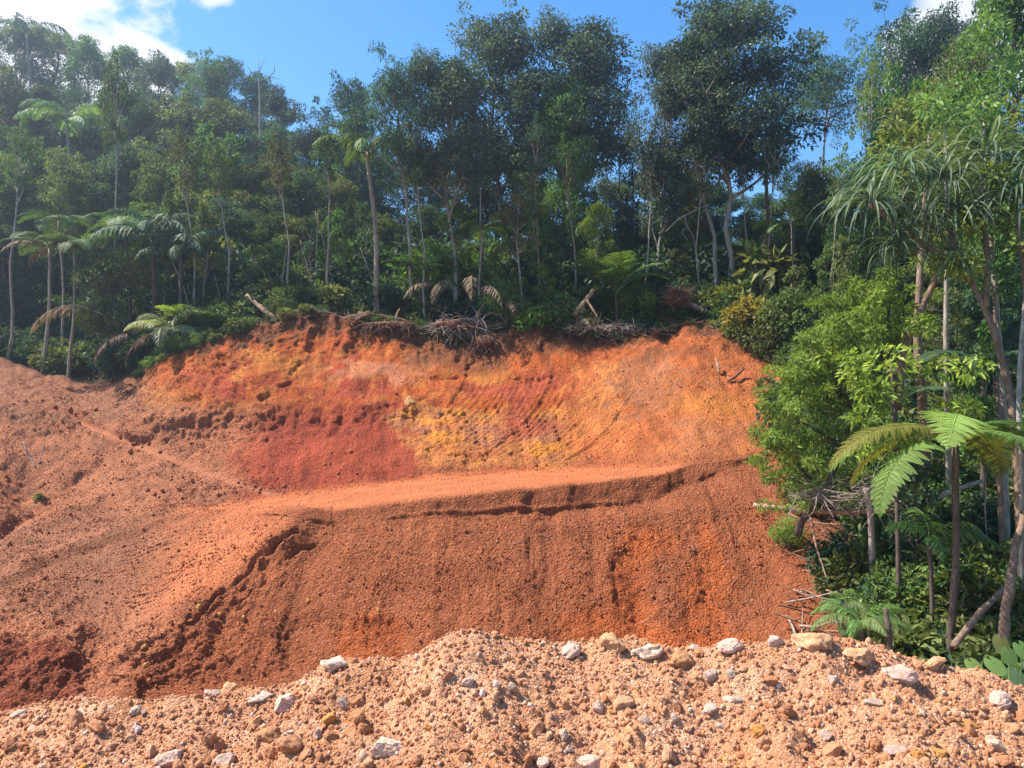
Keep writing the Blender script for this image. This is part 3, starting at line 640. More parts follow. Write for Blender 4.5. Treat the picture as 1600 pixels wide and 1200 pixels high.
bd = 0.09 * fbm(PB * 1.7 + 3, 3) + 0.075 * fbm(PB * 4.2 + 7, 3)
cl1 = billow(PB * 9.0 + 11, 3); cl2 = billow(PB * 24.0 + 21, 3); cl3 = billow(PB * 60 + 5, 2)
bd += nearm * (0.03 * fbm(PB * 11 + 2, 4) + 0.05 * (cl1 - 0.3) + 0.014 * (cl2 - 0.3) + 0.008 * (cl3 - 0.3))
crestdamp = 0.6 + 0.4 * sstep(0.05, 0.35, np.abs(BY - 4.98))
BZ2 = BZ + bd * crestdamp
# dark hollows between the big clods
for px, py, r, dep in ((1085, 1050, 0.10, 0.09), (1110, 1062, 0.08, 0.07), (545, 1105, 0.12, 0.05), (820, 1170, 0.12, 0.05), (465, 1110, 0.1, 0.05)):
    yy = 4.7; xx = (px - 800) / FPX * yy
    for _ in range(4):
        zz = berm_height(np.array(xx), np.array(yy)); yy = float(-zz / ((py - 600) / FPX)); yy = min(max(yy, 3.9), 5.0); xx = (px - 800) / FPX * yy
    BZ2 -= dep * np.exp(-(((BX - xx) / r) ** 2 + ((BY - yy) / (r * 0.8)) ** 2))
bcol = np.broadcast_to(C(0.58, 0.282, 0.150), BX.shape + (3,)).copy()
def blay(c, m):
    global bcol
    m = np.clip(m, 0, 1)[..., None]; bcol = bcol * (1 - m) + c * m
bw = fbm(PB * 1.3 + 40, 4); bw2 = fbm(PB * 5 + 70, 4)
blay(C(0.43, 0.180, 0.078), sstep(-0.05, 0.4, bw) * 0.8 * (1 - sstep(0.5, 2.2, BX)))
blay(C(0.66, 0.375, 0.225), sstep(0.05, 0.45, bw2) * 0.7)
blay(C(0.62, 0.26, 0.11), sstep(0.12, 0.4, fbm(PB * 3 + 15, 3)) * 0.5)
Ib = np.arange(BX.size).reshape(BX.shape)
Qb = np.stack([Ib[:-1, :-1], Ib[:-1, 1:], Ib[1:, 1:], Ib[1:, :-1]], -1).reshape(-1, 4)
BERM = tag(obj('rubble_berm', make_mesh('rubble_berm', np.stack([BX, BY, BZ2], -1).reshape(-1, 3), [Qb], [M_BERM], True,
     {'soil_colour': ('FLOAT_COLOR', np.concatenate([bcol, np.ones(BX.shape + (1,))], -1))})), kind='structure')
# screen lookup of the berm surface: nearest row along each column of the grid that projects to the wanted pixel
def on_berm(px, py):
    best = None
    js = np.where((bys > 3.5) & (bys < 5.15))[0]
    yy = bys[js]; xx = (px - 800) / FPX * yy
    ii = np.clip(np.searchsorted(bxs, xx), 0, len(bxs) - 1)
    z = BZ2[js, ii]; pyr = 600 - z / yy * FPX
    k = int(np.abs(pyr - py).argmin())
    return np.array([xx[k], yy[k], z[k]])

# ------------------------------------------------------------------ stones
def ico(sub):
    t = (1 + 5 ** 0.5) / 2
    v = [(-1, t, 0), (1, t, 0), (-1, -t, 0), (1, -t, 0), (0, -1, t), (0, 1, t), (0, -1, -t), (0, 1, -t), (t, 0, -1), (t, 0, 1), (-t, 0, -1), (-t, 0, 1)]
    f = [(0, 11, 5), (0, 5, 1), (0, 1, 7), (0, 7, 10), (0, 10, 11), (1, 5, 9), (5, 11, 4), (11, 10, 2), (10, 7, 6), (7, 1, 8), (3, 9, 4), (3, 4, 2), (3, 2, 6), (3, 6, 8), (3, 8, 9), (4, 9, 5), (2, 4, 11), (6, 2, 10), (8, 6, 7), (9, 8, 1)]
    v = [np.array(a) / np.linalg.norm(a) for a in v]
    for _ in range(sub):
        cache = {}; nf = []
        def mid(a, b):
            k = (min(a, b), max(a, b))
            if k not in cache:
                m = v[a] + v[b]; v.append(m / np.linalg.norm(m)); cache[k] = len(v) - 1
            return cache[k]
        for a, b, c in f:
            x, y, z = mid(a, b), mid(b, c), mid(c, a)
            nf += [(a, x, z), (b, y, x), (c, z, y), (x, y, z)]
        f = nf
    return np.array(v), np.array(f)
ICO = [ico(k) for k in range(4)]
def rock_mesh(name, seed, sub, mat, cuts=9, rough=0.10, smooth=False, sq=(1, 1, 1)):
    r = np.random.RandomState(seed); v, f = ICO[sub]; v = v.copy()
    for _ in range(cuts):                       # broken faces: flatten whatever lies beyond a random plane
        n = r.normal(size=3); n /= np.linalg.norm(n); d = r.uniform(0.55, 0.88)
        h = v @ n - d; v = v - np.maximum(h, 0)[:, None] * n
    v = v * (1 + rough * fbm(v * 1.7 + seed * 3.1, 3)[:, None] + (0.6 * rough * fbm(v * 5 + seed, 3)[:, None] if sub > 1 else 0))
    v *= np.array(sq)
    return make_mesh(name, v, [f], [mat], smooth)

STONE_MESH = [rock_mesh('stone', 100 + k, 2, M_GRAVEL_BERM, 7, 0.34, False, (1, 0.8 + 0.05 * (k % 4), 0.62 + 0.06 * (k % 3))) for k in range(10)]
rs = np.random.RandomState(5)
ROCKS = [  # px, py, width px, material, (sx, sy, sz) proportions, label
 (522, 1038, 46, R_WHITE, (1, .75, .62), 'knobbly white rock perched on the berm crest above a tan clod'),
 (610, 1166, 62, R_WHITE, (1, .7, .55), 'large angular white rock with grey veins at the bottom of the berm'),
 (1405, 1049, 54, R_PINK, (1, .8, .66), 'big rounded pinkish white rock half sunk near the berm crest'),
 (1462, 1036, 38, R_TAN, (1, .7, .55), 'orange tan rock on the berm crest next to the pinkish rock'),
 (266, 1186, 46, R_PINK, (1, .8, .75), 'pale pink angular rock at the lower edge of the berm'),
 (352, 1187, 42, R_GREY, (1, .8, .8), 'grey broken rock at the lower edge beside the pink rock'),
 (516, 1124, 29, R_OCHRE, (.85, .8, 1.1), 'upright egg-shaped ochre rock in the hollow below the white rock'),
 (561, 1093, 31, R_BROWN, (1, .8, .8), 'brown ochre rock lying on top of a squarish brown rock'),
 (558, 1122, 31, R_BROWN, (.95, .8, 1.0), 'squarish brown rock under another brown rock'),
 (517, 1150, 25, R_BROWN, (1, .9, .8), 'small rusty brown rock just below the egg-shaped ochre rock'),
 (30, 1114, 26, R_WHITE, (1.1, .7, .5), 'flat white rock on the berm crest nearest the left edge'),
 (54, 1105, 15, R_LILAC, (1, .8, .7), 'small lilac stone on the crest beside the flat white rock'),
 (123, 1114, 24, R_WHITE, (1, .8, .6), 'pale bluish white rock just under the left crest'),
 (211, 1111, 20, R_WHITE, (1, .8, .75), 'rounded white stone on the left crest beside grey clods'),
 (332, 1084, 27, R_LILAC, (1, .8, .7), 'lilac white rock behind the round tan clod on the crest'),
 (363, 1084, 42, R_TAN, (.9, .85, .95), 'round crumbly tan clod standing on the left crest'),
 (402, 1085, 34, R_WHITE, (1.2, .7, .35), 'flat pale slab on the crest beside the round tan clod'),
 (445, 1096, 46, R_PINK, (1, .8, .7), 'wide pinkish earth clod below the flat pale slab'),
 (420, 1150, 42, R_BROWN, (1, .85, .85), 'large brown clod low in the left heap of clods'),
 (452, 1165, 38, R_BROWN, (1, .85, .8), 'dark brown clod with a white chip resting on top'),
 (451, 1145, 20, R_WHITE, (1.2, .8, .5), 'white chip resting on a dark brown clod'),
 (495, 1150, 22, R_PINK, (.8, .8, 1), 'pale oval stone between the brown clods and the ochre rock'),
 (535, 1098, 22, R_GREY, (.8, .6, 1.1), 'bluish grey stone leaning beside the brown ochre rock'),
 (538, 1135, 12, R_WHITE, (1, .8, .8), 'tiny bright white stone between ochre and brown rocks'),
 (732, 1064, 21, R_LILAC, (1, .75, .65), 'dark lilac pebble in smooth earth right of centre hollow'),
 (667, 1076, 26, R_TAN, (1.1, .7, .7), 'tan block lying on the smooth slope below the crest'),
 (636, 1098, 13, R_OCHRE, (.9, .8, 1), 'small bright yellow stone on the smooth earth slope'),
 (669, 1136, 16, R_OCHRE, (1, .8, .8), 'small orange ochre stone above the large angular white rock'),
 (756, 1112, 18, R_TAN, (1.2, .8, .7), 'rust red stone halfway down the berm right of the ochre pebbles'),
 (800, 1075, 22, R_GREY, (1, .6, .9), 'grey flake standing on edge at mid slope'),
 (890, 1016, 38, R_PINK, (1.1, .8, .6), 'pinkish white rock on the crest left of the tallest clod'),
 (958, 1006, 40, R_TAN, (1.0, .9, .8), 'tall crumbly tan clod standing on the middle of the crest'),
 (1012, 1014, 42, R_WHITE, (1.2, .8, .6), 'broad white rock on the crest beside a crumbly tan clod'),
 (1086, 1013, 22, R_PINK, (1, .8, .7), 'round pale stone on the crest right of the dark hollow'),
 (1140, 1009, 38, R_PINK, (1.1, .8, .7), 'pink-white pointed rock on the crest above the grey pebble'),
 (1215, 1003, 32, R_LILAC, (1, .8, .8), 'lilac grey rock on the crest left of the big orange clod'),
 (1272, 1000, 58, R_TAN, (1.05, .8, .6), 'biggest orange earth clod on the right part of the crest'),
 (1281, 1010, 20, R_WHITE, (1, .7, .8), 'white quartz chip stuck in front of the big orange clod'),
 (1345, 1022, 52, R_TAN, (1.1, .8, .6), 'long tan clod sloping down beside the pinkish rock'),
 (1062, 1034, 44, R_BROWN, (1.1, .8, .7), 'brown clod overhanging the dark hollow on the berm'),
 (1112, 1058, 30, R_GREY, (1.1, .8, .7), 'shaded grey clod in the dark hollow'),
 (1142, 1053, 20, R_GREY, (1, .9, .9), 'rough grey pebble right of the dark hollow'),
 (1144, 1092, 32, R_WHITE, (1.2, .8, .55), 'bright white flattened stone at mid slope below the grey pebble'),
 (1110, 1108, 23, R_PINK, (1.1, .8, .75), 'rounded pink stone beside the bright flattened white one'),
 (1056, 1100, 12, R_WHITE, (.8, .7, 1.1), 'small narrow white chip on the middle slope'),
 (975, 1100, 40, R_TAN, (1.3, .7, .6), 'long tan slab leaning with an ochre foot in mid slope'),
 (936, 1106, 24, R_PINK, (.9, .7, 1), 'upright pale block beside the long tan slab'),
 (957, 1112, 11, R_OCHRE, (1, .8, .8), 'little orange stone at the foot of the long tan slab'),
 (1006, 1126, 20, R_GREY, (1, .8, .9), 'grey brown cube-like stone below the long tan slab'),
 (1053, 1124, 20, R_WHITE, (.9, .8, 1), 'round cream stone in the middle of the lower slope'),
 (1188, 1141, 28, R_OCHRE, (1, .8, .85), 'bright orange ochre rock on the right lower slope'),
 (1125, 1135, 14, R_LILAC, (1, .8, .8), 'small lilac stone left of the bright orange rock'),
 (1371, 1096, 32, R_GREY, (1.3, .7, .4), 'flat grey sliver lying on the right slope'),
 (1403, 1172, 28, R_LILAC, (1.4, .7, .5), 'long lilac stone near the bottom right'),
 (1562, 1094, 40, R_PINK, (1.1, .8, .7), 'large pinkish tan rock near the right edge'),
 (1514, 1131, 26, R_OCHRE, (1.2, .8, .6), 'flat yellow ochre stone at the right of the slope'),
 (1437, 1180, 25, R_OCHRE, (1.1, .8, .7), 'yellow tan stone at the bottom right beside the lilac one'),
 (1465, 1175, 30, R_OCHRE, (1.1, .8, .7), 'larger ochre stone at the bottom right edge'),
 (1290, 1150, 26, R_PINK, (1, .8, .8), 'pointed pinkish grey stone low on the right slope'),
 (1300, 1060, 20, R_LILAC, (1, .8, .8), 'pale lilac pebble below the long tan clod'),
 (850, 1190, 24, R_LILAC, (1, .8, .8), 'lilac white stone at the very bottom right of the white boulder'),
 (880, 1152, 22, R_WHITE, (.8, .7, 1.2), 'narrow white stone standing in the lower middle slope'),
 (890, 1172, 17, R_LILAC, (.8, .8, 1.1), 'small upright lilac stone under the narrow white one'),
 (925, 1188, 44, R_PINK, (1.2, .8, .55), 'broad pale pink rock at the bottom centre'),
]
for i, (px, py, w, mat, sq, lab) in enumerate(ROCKS):
    p = on_berm(px, py + w * 0.12)
    s = 0.5 * w / FPX * p[1]
    me = rock_mesh('rock', 300 + i, 3, mat, 8 + i % 6, 0.38 if 'clod' in lab else 0.22, 'clod' in lab, sq)
    o = obj('earth_clod' if 'clod' in lab else 'rock', me, None, p + np.array([0, 0.1 * s, s * sq[2] * 0.18]), (rs.uniform(-.25, .25), rs.uniform(-.25, .25), rs.uniform(-.5, .5)), (s, s, s))
    tag(o, lab, 'clod' if 'clod' in lab else 'rock', 'rocks and clods on the rubble berm')
# smaller stones one can still pick apart: pieces of the berm
for i in range(235):
    px = rs.uniform(-20, 1620); py = rs.uniform(1000, 1205)
    crest_py = np.interp(px, bk, [bp[q] for q in bk])
    py = crest_py + 2 + (1206 - crest_py) * rs.uniform(0, 1) ** 0.8
    p = on_berm(px, py); s = rs.choice([0.017, 0.024, 0.032, 0.042, 0.055], p=[.34, .32, .2, .1, .04]) * rs.uniform(.85, 1.15)
    obj('stone', STONE_MESH[i % 10], BERM, p + np.array([0, 0, s * 0.12]), tuple(rs.uniform(-3, 3, 3)), (s * rs.uniform(.8, 1.35), s, s))

# ---- geometry-node scatter: ONE object of uncountable stuff
def scatter(name, pts, rot, scl, kk, protos, parent=None, mats=None):
    me = bpy.data.meshes.new(name); n = len(pts)
    me.vertices.add(n); me.vertices.foreach_set('co', np.asarray(pts, np.float32).ravel())
    for k, typ, arr, key in (('rot', 'FLOAT_VECTOR', rot, 'vector'), ('scl', 'FLOAT_VECTOR', scl, 'vector'), ('kk', 'INT', kk, 'value')):
        a = me.attributes.new(k, typ, 'POINT'); a.data.foreach_set(key, np.asarray(arr, np.int32 if typ == 'INT' else np.float32).ravel())
    o = obj(name, me, parent)
    ng = bpy.data.node_groups.new(name + '_nodes', 'GeometryNodeTree')
    ng.interface.new_socket('Geometry', in_out='INPUT', socket_type='NodeSocketGeometry')
    ng.interface.new_socket('Geometry', in_out='OUTPUT', socket_type='NodeSocketGeometry')
    N, L = ng.nodes, ng.links
    gi = N.new('NodeGroupInput'); go = N.new('NodeGroupOutput'); jn = N.new('GeometryNodeJoinGeometry')
    def named(nm, typ):
        q = N.new('GeometryNodeInputNamedAttribute'); q.data_type = typ; q.inputs['Name'].default_value = nm; return q.outputs['Attribute']
    r_, s_, k_ = named('rot', 'FLOAT_VECTOR'), named('scl', 'FLOAT_VECTOR'), named('kk', 'INT')
    for i, pm in enumerate(protos):
        po = bpy.data.objects.new(name + '_piece', pm)      # never linked to the scene: only the shape that is repeated
        oi = N.new('GeometryNodeObjectInfo'); oi.inputs['Object'].default_value = po; oi.inputs['As Instance'].default_value = True
        cp = N.new('FunctionNodeCompare'); cp.data_type = 'INT'; cp.operation = 'EQUAL'
        L.new(k_, cp.inputs[2]); cp.inputs[3].default_value = i
        ip = N.new('GeometryNodeInstanceOnPoints')
        L.new(gi.outputs[0], ip.inputs['Points']); L.new(cp.outputs[0], ip.inputs['Selection']); L.new(oi.outputs['Geometry'], ip.inputs['Instance'])
        L.new(r_, ip.inputs['Rotation']); L.new(s_, ip.inputs['Scale']); L.new(ip.outputs[0], jn.inputs[0])
    L.new(jn.outputs[0], go.inputs[0])
    md = o.modifiers.new('scatter', 'NODES'); md.node_group = ng
    o['kind'] = 'stuff'
    return o
def pebble_protos(mat, nm, k0):
    return [rock_mesh(nm, k0 + k, 1, mat, 4, 0.32, k % 2 == 0, (1, .8, .65)) for k in range(4)]
# grit and crumbs on the berm
n = 34000
gx = rs.uniform(-3.7, 3.7, n); gy = rs.uniform(3.6, 5.3, n) ** 1.0
ii = np.clip(np.searchsorted(bxs, gx), 0, len(bxs) - 1); jj = np.clip(np.searchsorted(bys, gy), 0, len(bys) - 1)
gs = 0.0035 + 0.013 * rs.power(0.5, n) ** 2.0 + rs.uniform(.006, .016, n) * (rs.uniform(size=n) > .93)
P_ = np.stack([bxs[ii], bys[jj], BZ2[jj, ii] + gs * 0.2], -1)
tag(scatter('gravel', P_, rs.uniform(-3, 3, (n, 3)), gs[:, None] * rs.uniform(.75, 1.3, (n, 3)), rs.randint(0, 4, n), pebble_protos(M_GRAVEL_BERM, 'grit', 700)),
    'pale crumbs and grit strewn over the foreground berm', 'gravel', kind='stuff')
# gravel rolled down the bank, the cut and the spoil slopes
def terrain_pts(n, w, rmin=20, rmax=None):
    w = w[rmin:rmax].ravel().astype(float).clip(0)
    area = np.linalg.norm(np.cross(du, dv), axis=-1)[rmin:rmax].ravel()
    pr = w * area; pr /= pr.sum()
    k = rs.choice(len(pr), n, p=pr)
    p = G2[rmin:rmax].reshape(-1, 3)[k]
    return p + rs.uniform(-.04, .04, (n, 3)) * np.array([1, 1, 0]), k
wgt = soilmask * (PYG < 1130) * (z_bank * 1.0 + z_cut * 0.35 * sstep(880, 1000, PXG) + z_cut * 0.12 + leftm * 0.9 * zone(1, 10, .1) + z_bench * (1 - z_bench_r) * 0.8 + 0.05 * z_bench + 0.5 * zone(5.8, 6.25, .1)) * (1 - 0.9 * track) * (PXG > -60) * (0.35 + sstep(-0.1, 0.4, n_mid))
n = 34000
P_, _ = terrain_pts(n, wgt, 20, 420)
gs = 0.011 + 0.022 * rs.power(0.45, n) ** 2 + 0.02 * (rs.uniform(size=n) > .985)
tag(scatter('slope_gravel', P_ + np.array([0, 0, 0.005]), rs.uniform(-3, 3, (n, 3)), gs[:, None] * rs.uniform(.75, 1.3, (n, 3)), rs.randint(0, 4, n), pebble_protos(M_GRAVEL_BANK, 'slope_grit', 720)),
    'red brown gravel rolled down the earth bank and spoil slopes', 'gravel', kind='stuff')
# the larger lumps lying on the slopes: pieces of the ground they lie on
BANK_STONE = [rock_mesh('bank_stone', 750 + k, 1, M_GRAVEL_BANK, 6, .14, False, (1, .8, .7)) for k in range(6)]
M_YSTONE = stone_material('yellow_stone', [(0.0, (0.50, 0.24, 0.06)), (1.0, (0.58, 0.34, 0.10))])
for i, (px, py, w) in enumerate([(312, 951, 10), (345, 962, 8), (381, 966, 10), (373, 977, 11), (480, 941, 9), (591, 955, 9), (229, 1012, 10), (231, 1041, 10), (92, 974, 15), (212, 1040, 11), (235, 1066, 12), (402, 1000, 7), (349, 1022, 7), (372, 1047, 8), (548, 707, 7), (558, 742, 7), (508, 727, 7), (230, 765, 10), (280, 764, 10), (340, 774, 8), (222, 690, 9), (232, 696, 8), (205, 707, 9), (285, 640, 7), (138, 646, 12), (110, 640, 9), (300, 752, 9), (255, 770, 9), (70, 905, 9), (35, 938, 12), (60, 830, 10), (15, 850, 10), (28, 782, 10), (10, 745, 9)]):
    p = surf(px, py); s = 0.5 * w / FPX * p[1]
    o = obj('stone', BANK_STONE[i % 6], BANK_OBJ if py > 790 else CUT_OBJ, p + np.array([0, 0, s * .3]), tuple(rs.uniform(-3, 3, 3)), (s, s, s), M_YSTONE if i in (0, 1, 2, 4, 5, 6, 7, 16) else None)

# lumps scattered over the spoil slopes on the left
for i in range(110):
    cx, cy_, sx, sy = [(225, 692, 28, 12), (60, 640, 70, 14), (250, 768, 60, 14), (300, 745, 60, 20), (40, 850, 40, 30), (130, 930, 90, 30), (150, 720, 80, 40), (420, 755, 40, 12), (90, 800, 80, 40)][i % 9]
    px = rs.normal(cx, sx); py = rs.normal(cy_, sy)
    if px < -20: continue
    p = surf(px, py); s = 0.5 * rs.uniform(4.5, 9.5) / FPX * p[1]
    obj('stone', BANK_STONE[i % 6], BANK_OBJ if py > 790 else CUT_OBJ, p + np.array([0, 0, s * .1]), tuple(rs.uniform(-3, 3, 3)), (s, s, s * .8))

# ------------------------------------------------------------------ plants
def unit(v): return v / (np.linalg.norm(v, axis=-1, keepdims=True) + 1e-9)
def bez(p0, p1, p2, n=6):
    t = np.linspace(0, 1, n)[:, None]
    return (1 - t) ** 2 * p0 + 2 * t * (1 - t) * p1 + t * t * p2

def clump_leaves(mb, r, c, rad, n, L, W, flat=0.7, updir=0.35, droop=0.12, base_t=None):
    """leaves of one bough, thickest on its outside"""
    d = unit(r.normal(size=(n, 3)) + np.array([0, 0, 0.25]))
    rr = rad * r.uniform(0.25, 1.0, n) ** 0.55
    pos = c + d * rr[:, None] * np.array([1, 1, flat])
    dirn = unit(d * 0.9 + r.normal(size=(n, 3)) * 0.7 + np.array([0, 0, -0.15]))
    nr = unit(d * 0.5 + r.normal(size=(n, 3)) * 0.55 + np.array([0, 0, updir + 0.4]))
    t = (base_t if base_t is not None else r.uniform(0.25, 0.75))
    a = np.clip(t + r.normal(size=n) * 0.16, 0, 1)
    s = r.uniform(0.7, 1.25, n)
    mb.leaves(pos, dirn, nr, L * s, W * s, a, 0.12, droop)

def tree_meshes(seed, H, R, base, limbs, nleaf, L, W, r0=None, lean=0.0, spread=1.0, clump=0.30, twigs=4, open_=0.0, dome=1.0):
    """a broadleaf tree: trunk with limbs and twigs, crown of leaf clumps. local origin at the foot"""
    r = np.random.RandomState(seed)
    tr, cr = MB(), MB()
    r0 = r0 or (0.07 + 0.011 * H)
    n = 10; t = np.linspace(0, 1, n)
    wx = np.cumsum(r.normal(size=n)) * 0.012 * H; wy = np.cumsum(r.normal(size=n)) * 0.012 * H
    wx -= wx[0]; wy -= wy[0]
    path = np.stack([wx + lean * H * t ** 1.5, wy, t * H * 0.94], -1)
    rad = r0 * (1 - 0.82 * t ** 0.9); rad[0] *= 1.35
    tr.tube(path, rad, 8)
    def at(h): return np.array([np.interp(h, path[:, 2], path[:, k]) for k in range(3)])
    cz = H * (base + 1) / 2; sz = H * (1 - base) / 2
    tips = []
    for k in range(limbs):
        u = (k + r.uniform(0, 0.8)) / limbs
        h = H * (base * 0.92 + (0.93 - base * 0.92) * u ** 0.9)
        az = k * 2.39996 + r.uniform(-0.4, 0.4)
        p0 = at(h)
        e = r.uniform(0.1, 0.85) if u < 0.6 else r.uniform(0.5, 1.3)
        zt = cz + sz * np.clip((u - 0.35) * 1.7 + r.uniform(-.2, .25), -0.75, 0.95) * dome
        rr = R * spread * np.sqrt(max(0.16, 1 - abs((zt - cz) / sz) ** 3)) * r.uniform(0.45, 0.95)
        tip = np.array([at(H * .9)[0] * 0.6 + np.cos(az) * rr, at(H * .9)[1] * 0.6 + np.sin(az) * rr, max(zt, h + 0.05 * H)])
        mid = (p0 + tip) / 2 + np.array([0, 0, -0.10 * np.linalg.norm(tip - p0)]) + r.normal(size=3) * 0.06 * R
        lp = bez(p0, mid, tip, 7); lr = rad[0] * 0.34 * (1 - 0.75 * u)
        tr.tube(lp, np.linspace(lr + 0.02, 0.012, 7), 5, cap=False)
        tips.append((tip, 1.0))
        for q in range(twigs):
            s = r.uniform(0.4, 0.95); b0 = lp[int(s * 6)]
            tp = b0 + unit(r.normal(size=3) + 0.6 * unit(tip - p0) + np.array([0, 0, 0.45])) * R * r.uniform(0.22, 0.5)
            tr.tube(bez(b0, (b0 + tp) / 2 + r.normal(size=3) * 0.03 * R, tp, 4), np.linspace(lr * 0.35 + .008, 0.006, 4), 4, cap=False)
            tips.append((tp, r.uniform(0.6, 1.0)))
    tips.append((at(H * .94), 1.1))
    tot = sum(w ** 2 for _, w in tips)
    for tip, w in tips:
        if r.uniform() < open_: continue
        cs = r.uniform(.55, 1.4); ls = r.uniform(.8, 1.25)
        clump_leaves(cr, r, tip, R * clump * w * cs, max(8, int(nleaf * w * w * cs ** 1.5 / tot)), L * ls, W * ls, r.uniform(.5, .85), base_t=np.clip(0.45 + 0.27 * r.normal(), .05, .98))
        if r.uniform() < .35:       # a shoot that sticks out of the crown
            sp = tip + unit(r.normal(size=3) + unit(tip - np.array([0, 0, cz])) * 1.2 + np.array([0, 0, .4])) * R * r.uniform(.3, .5)
            tr.tube(np.stack([tip, (tip + sp) / 2 + r.normal(size=3) * .04, sp]), [.014, .01, .004], 3, cap=False)
            clump_leaves(cr, r, sp, R * .11, 60, L * ls, W * ls, .8, base_t=np.clip(.55 + .25 * r.normal(), .1, 1))
    return tr.mesh('trunk', [B_BROWN], True), cr.mesh('crown', [L_MID])

SPECIES = {  # H, R are the model size; trees are scaled from it
 'emergent':  tree_meshes(11, 14.0, 3.0, 0.46, 24, 28000, 0.17, 0.08, 0.17, 0.0, 1.12, 0.33, 4),
 'emergent2': tree_meshes(12, 14.0, 2.9, 0.44, 22, 26000, 0.17, 0.08, 0.16, 0.02, 1.15, 0.31, 4, 0.05),
 'spreading': tree_meshes(13, 12.0, 3.4, 0.58, 16, 17000, 0.17, 0.08, 0.20, 0.0, 1.15, 0.28, 4, 0.04),
 'dense':     tree_meshes(14, 10.0, 2.6, 0.22, 18, 16000, 0.18, 0.085, 0.18, 0.0, 1.0, 0.32, 4),
 'dense2':    tree_meshes(15, 10.0, 2.8, 0.15, 18, 16000, 0.19, 0.09, 0.17, 0.02, 1.0, 0.30, 4),
 'column':    tree_meshes(16, 11.0, 1.9, 0.30, 16, 9000, 0.18, 0.08, 0.15, 0.0, 1.0, 0.36, 3),
 'airy':      tree_meshes(17, 11.0, 2.3, 0.45, 11, 4200, 0.20, 0.09, 0.13, 0.0, 1.1, 0.26, 4, 0.1),
 'wispy':     tree_meshes(18, 12.0, 1.4, 0.72, 9, 1900, 0.18, 0.08, 0.12, 0.01, 1.0, 0.34, 3, 0.1),
 'sapling':   tree_meshes(19, 5.0, 0.9, 0.45, 8, 1300, 0.17, 0.075, 0.045, 0.02, 1.0, 0.34, 3, 0.05),
 'sapling2':  tree_meshes(20, 5.0, 1.0, 0.35, 9, 1500, 0.20, 0.085, 0.05, 0.03, 1.0, 0.32, 3, 0.05),
 'umbrella':  tree_meshes(22, 12.0, 3.4, 0.76, 14, 11000, 0.17, 0.08, 0.15, 0.0, 1.15, 0.24, 4, 0.04),
 'bigleaf':   tree_meshes(21, 9.0, 2.8, 0.25, 14, 6500, 0.30, 0.15, 0.17, 0.0, 1.0, 0.30, 4),
}
MODEL_H = dict(emergent=14, emergent2=14, spreading=12, dense=10, dense2=10, column=11, airy=11, wispy=12, umbrella=12, sapling=5, sapling2=5, bigleaf=9)
MODEL_R = dict(emergent=3.8, emergent2=3.7, spreading=4.3, dense=3.2, dense2=3.4, column=2.4, airy=2.9, wispy=1.8, umbrella=4.2, sapling=1.2, sapling2=1.3, bigleaf=3.4)
rt = np.random.RandomState(77)
def tree(species, px, d, px_top, py_top, half_w, leafm, bark, label, name='broadleaf_tree', group=None, rot=None, sink=0.1, z0=None):
    p = ground(px, d); p[2] -= sink
    if z0 is not None: p[2] = z0
    top = PT(px_top, py_top, d)
    h = max(1.5, top[2] - p[2])
    sh = h / MODEL_H[species]; sr = half_w / FPX * d / MODEL_R[species]
    t = thing(name, label, 'tree', p, 0.0, group)
    # lean the trunk so the crown stands over px_top
    lean = math.atan2(top[0] - p[0], h)
    t.rotation_euler = (0, lean, 0)
    rz = rt.uniform(0, 6.28) if rot is None else rot
    sw = min(max(sr, 0.35), 2.2)
    obj('trunk', SPECIES[species][0], t, (0, 0, 0), (0, 0, rz), (sw, sw, sh), bark)
    obj('crown', SPECIES[species][1], t, (0, 0, 0), (0, 0, rz), (sw, sw, sh), leafm)
    return t
G_SKY = 'tall trees on the skyline behind the cut'
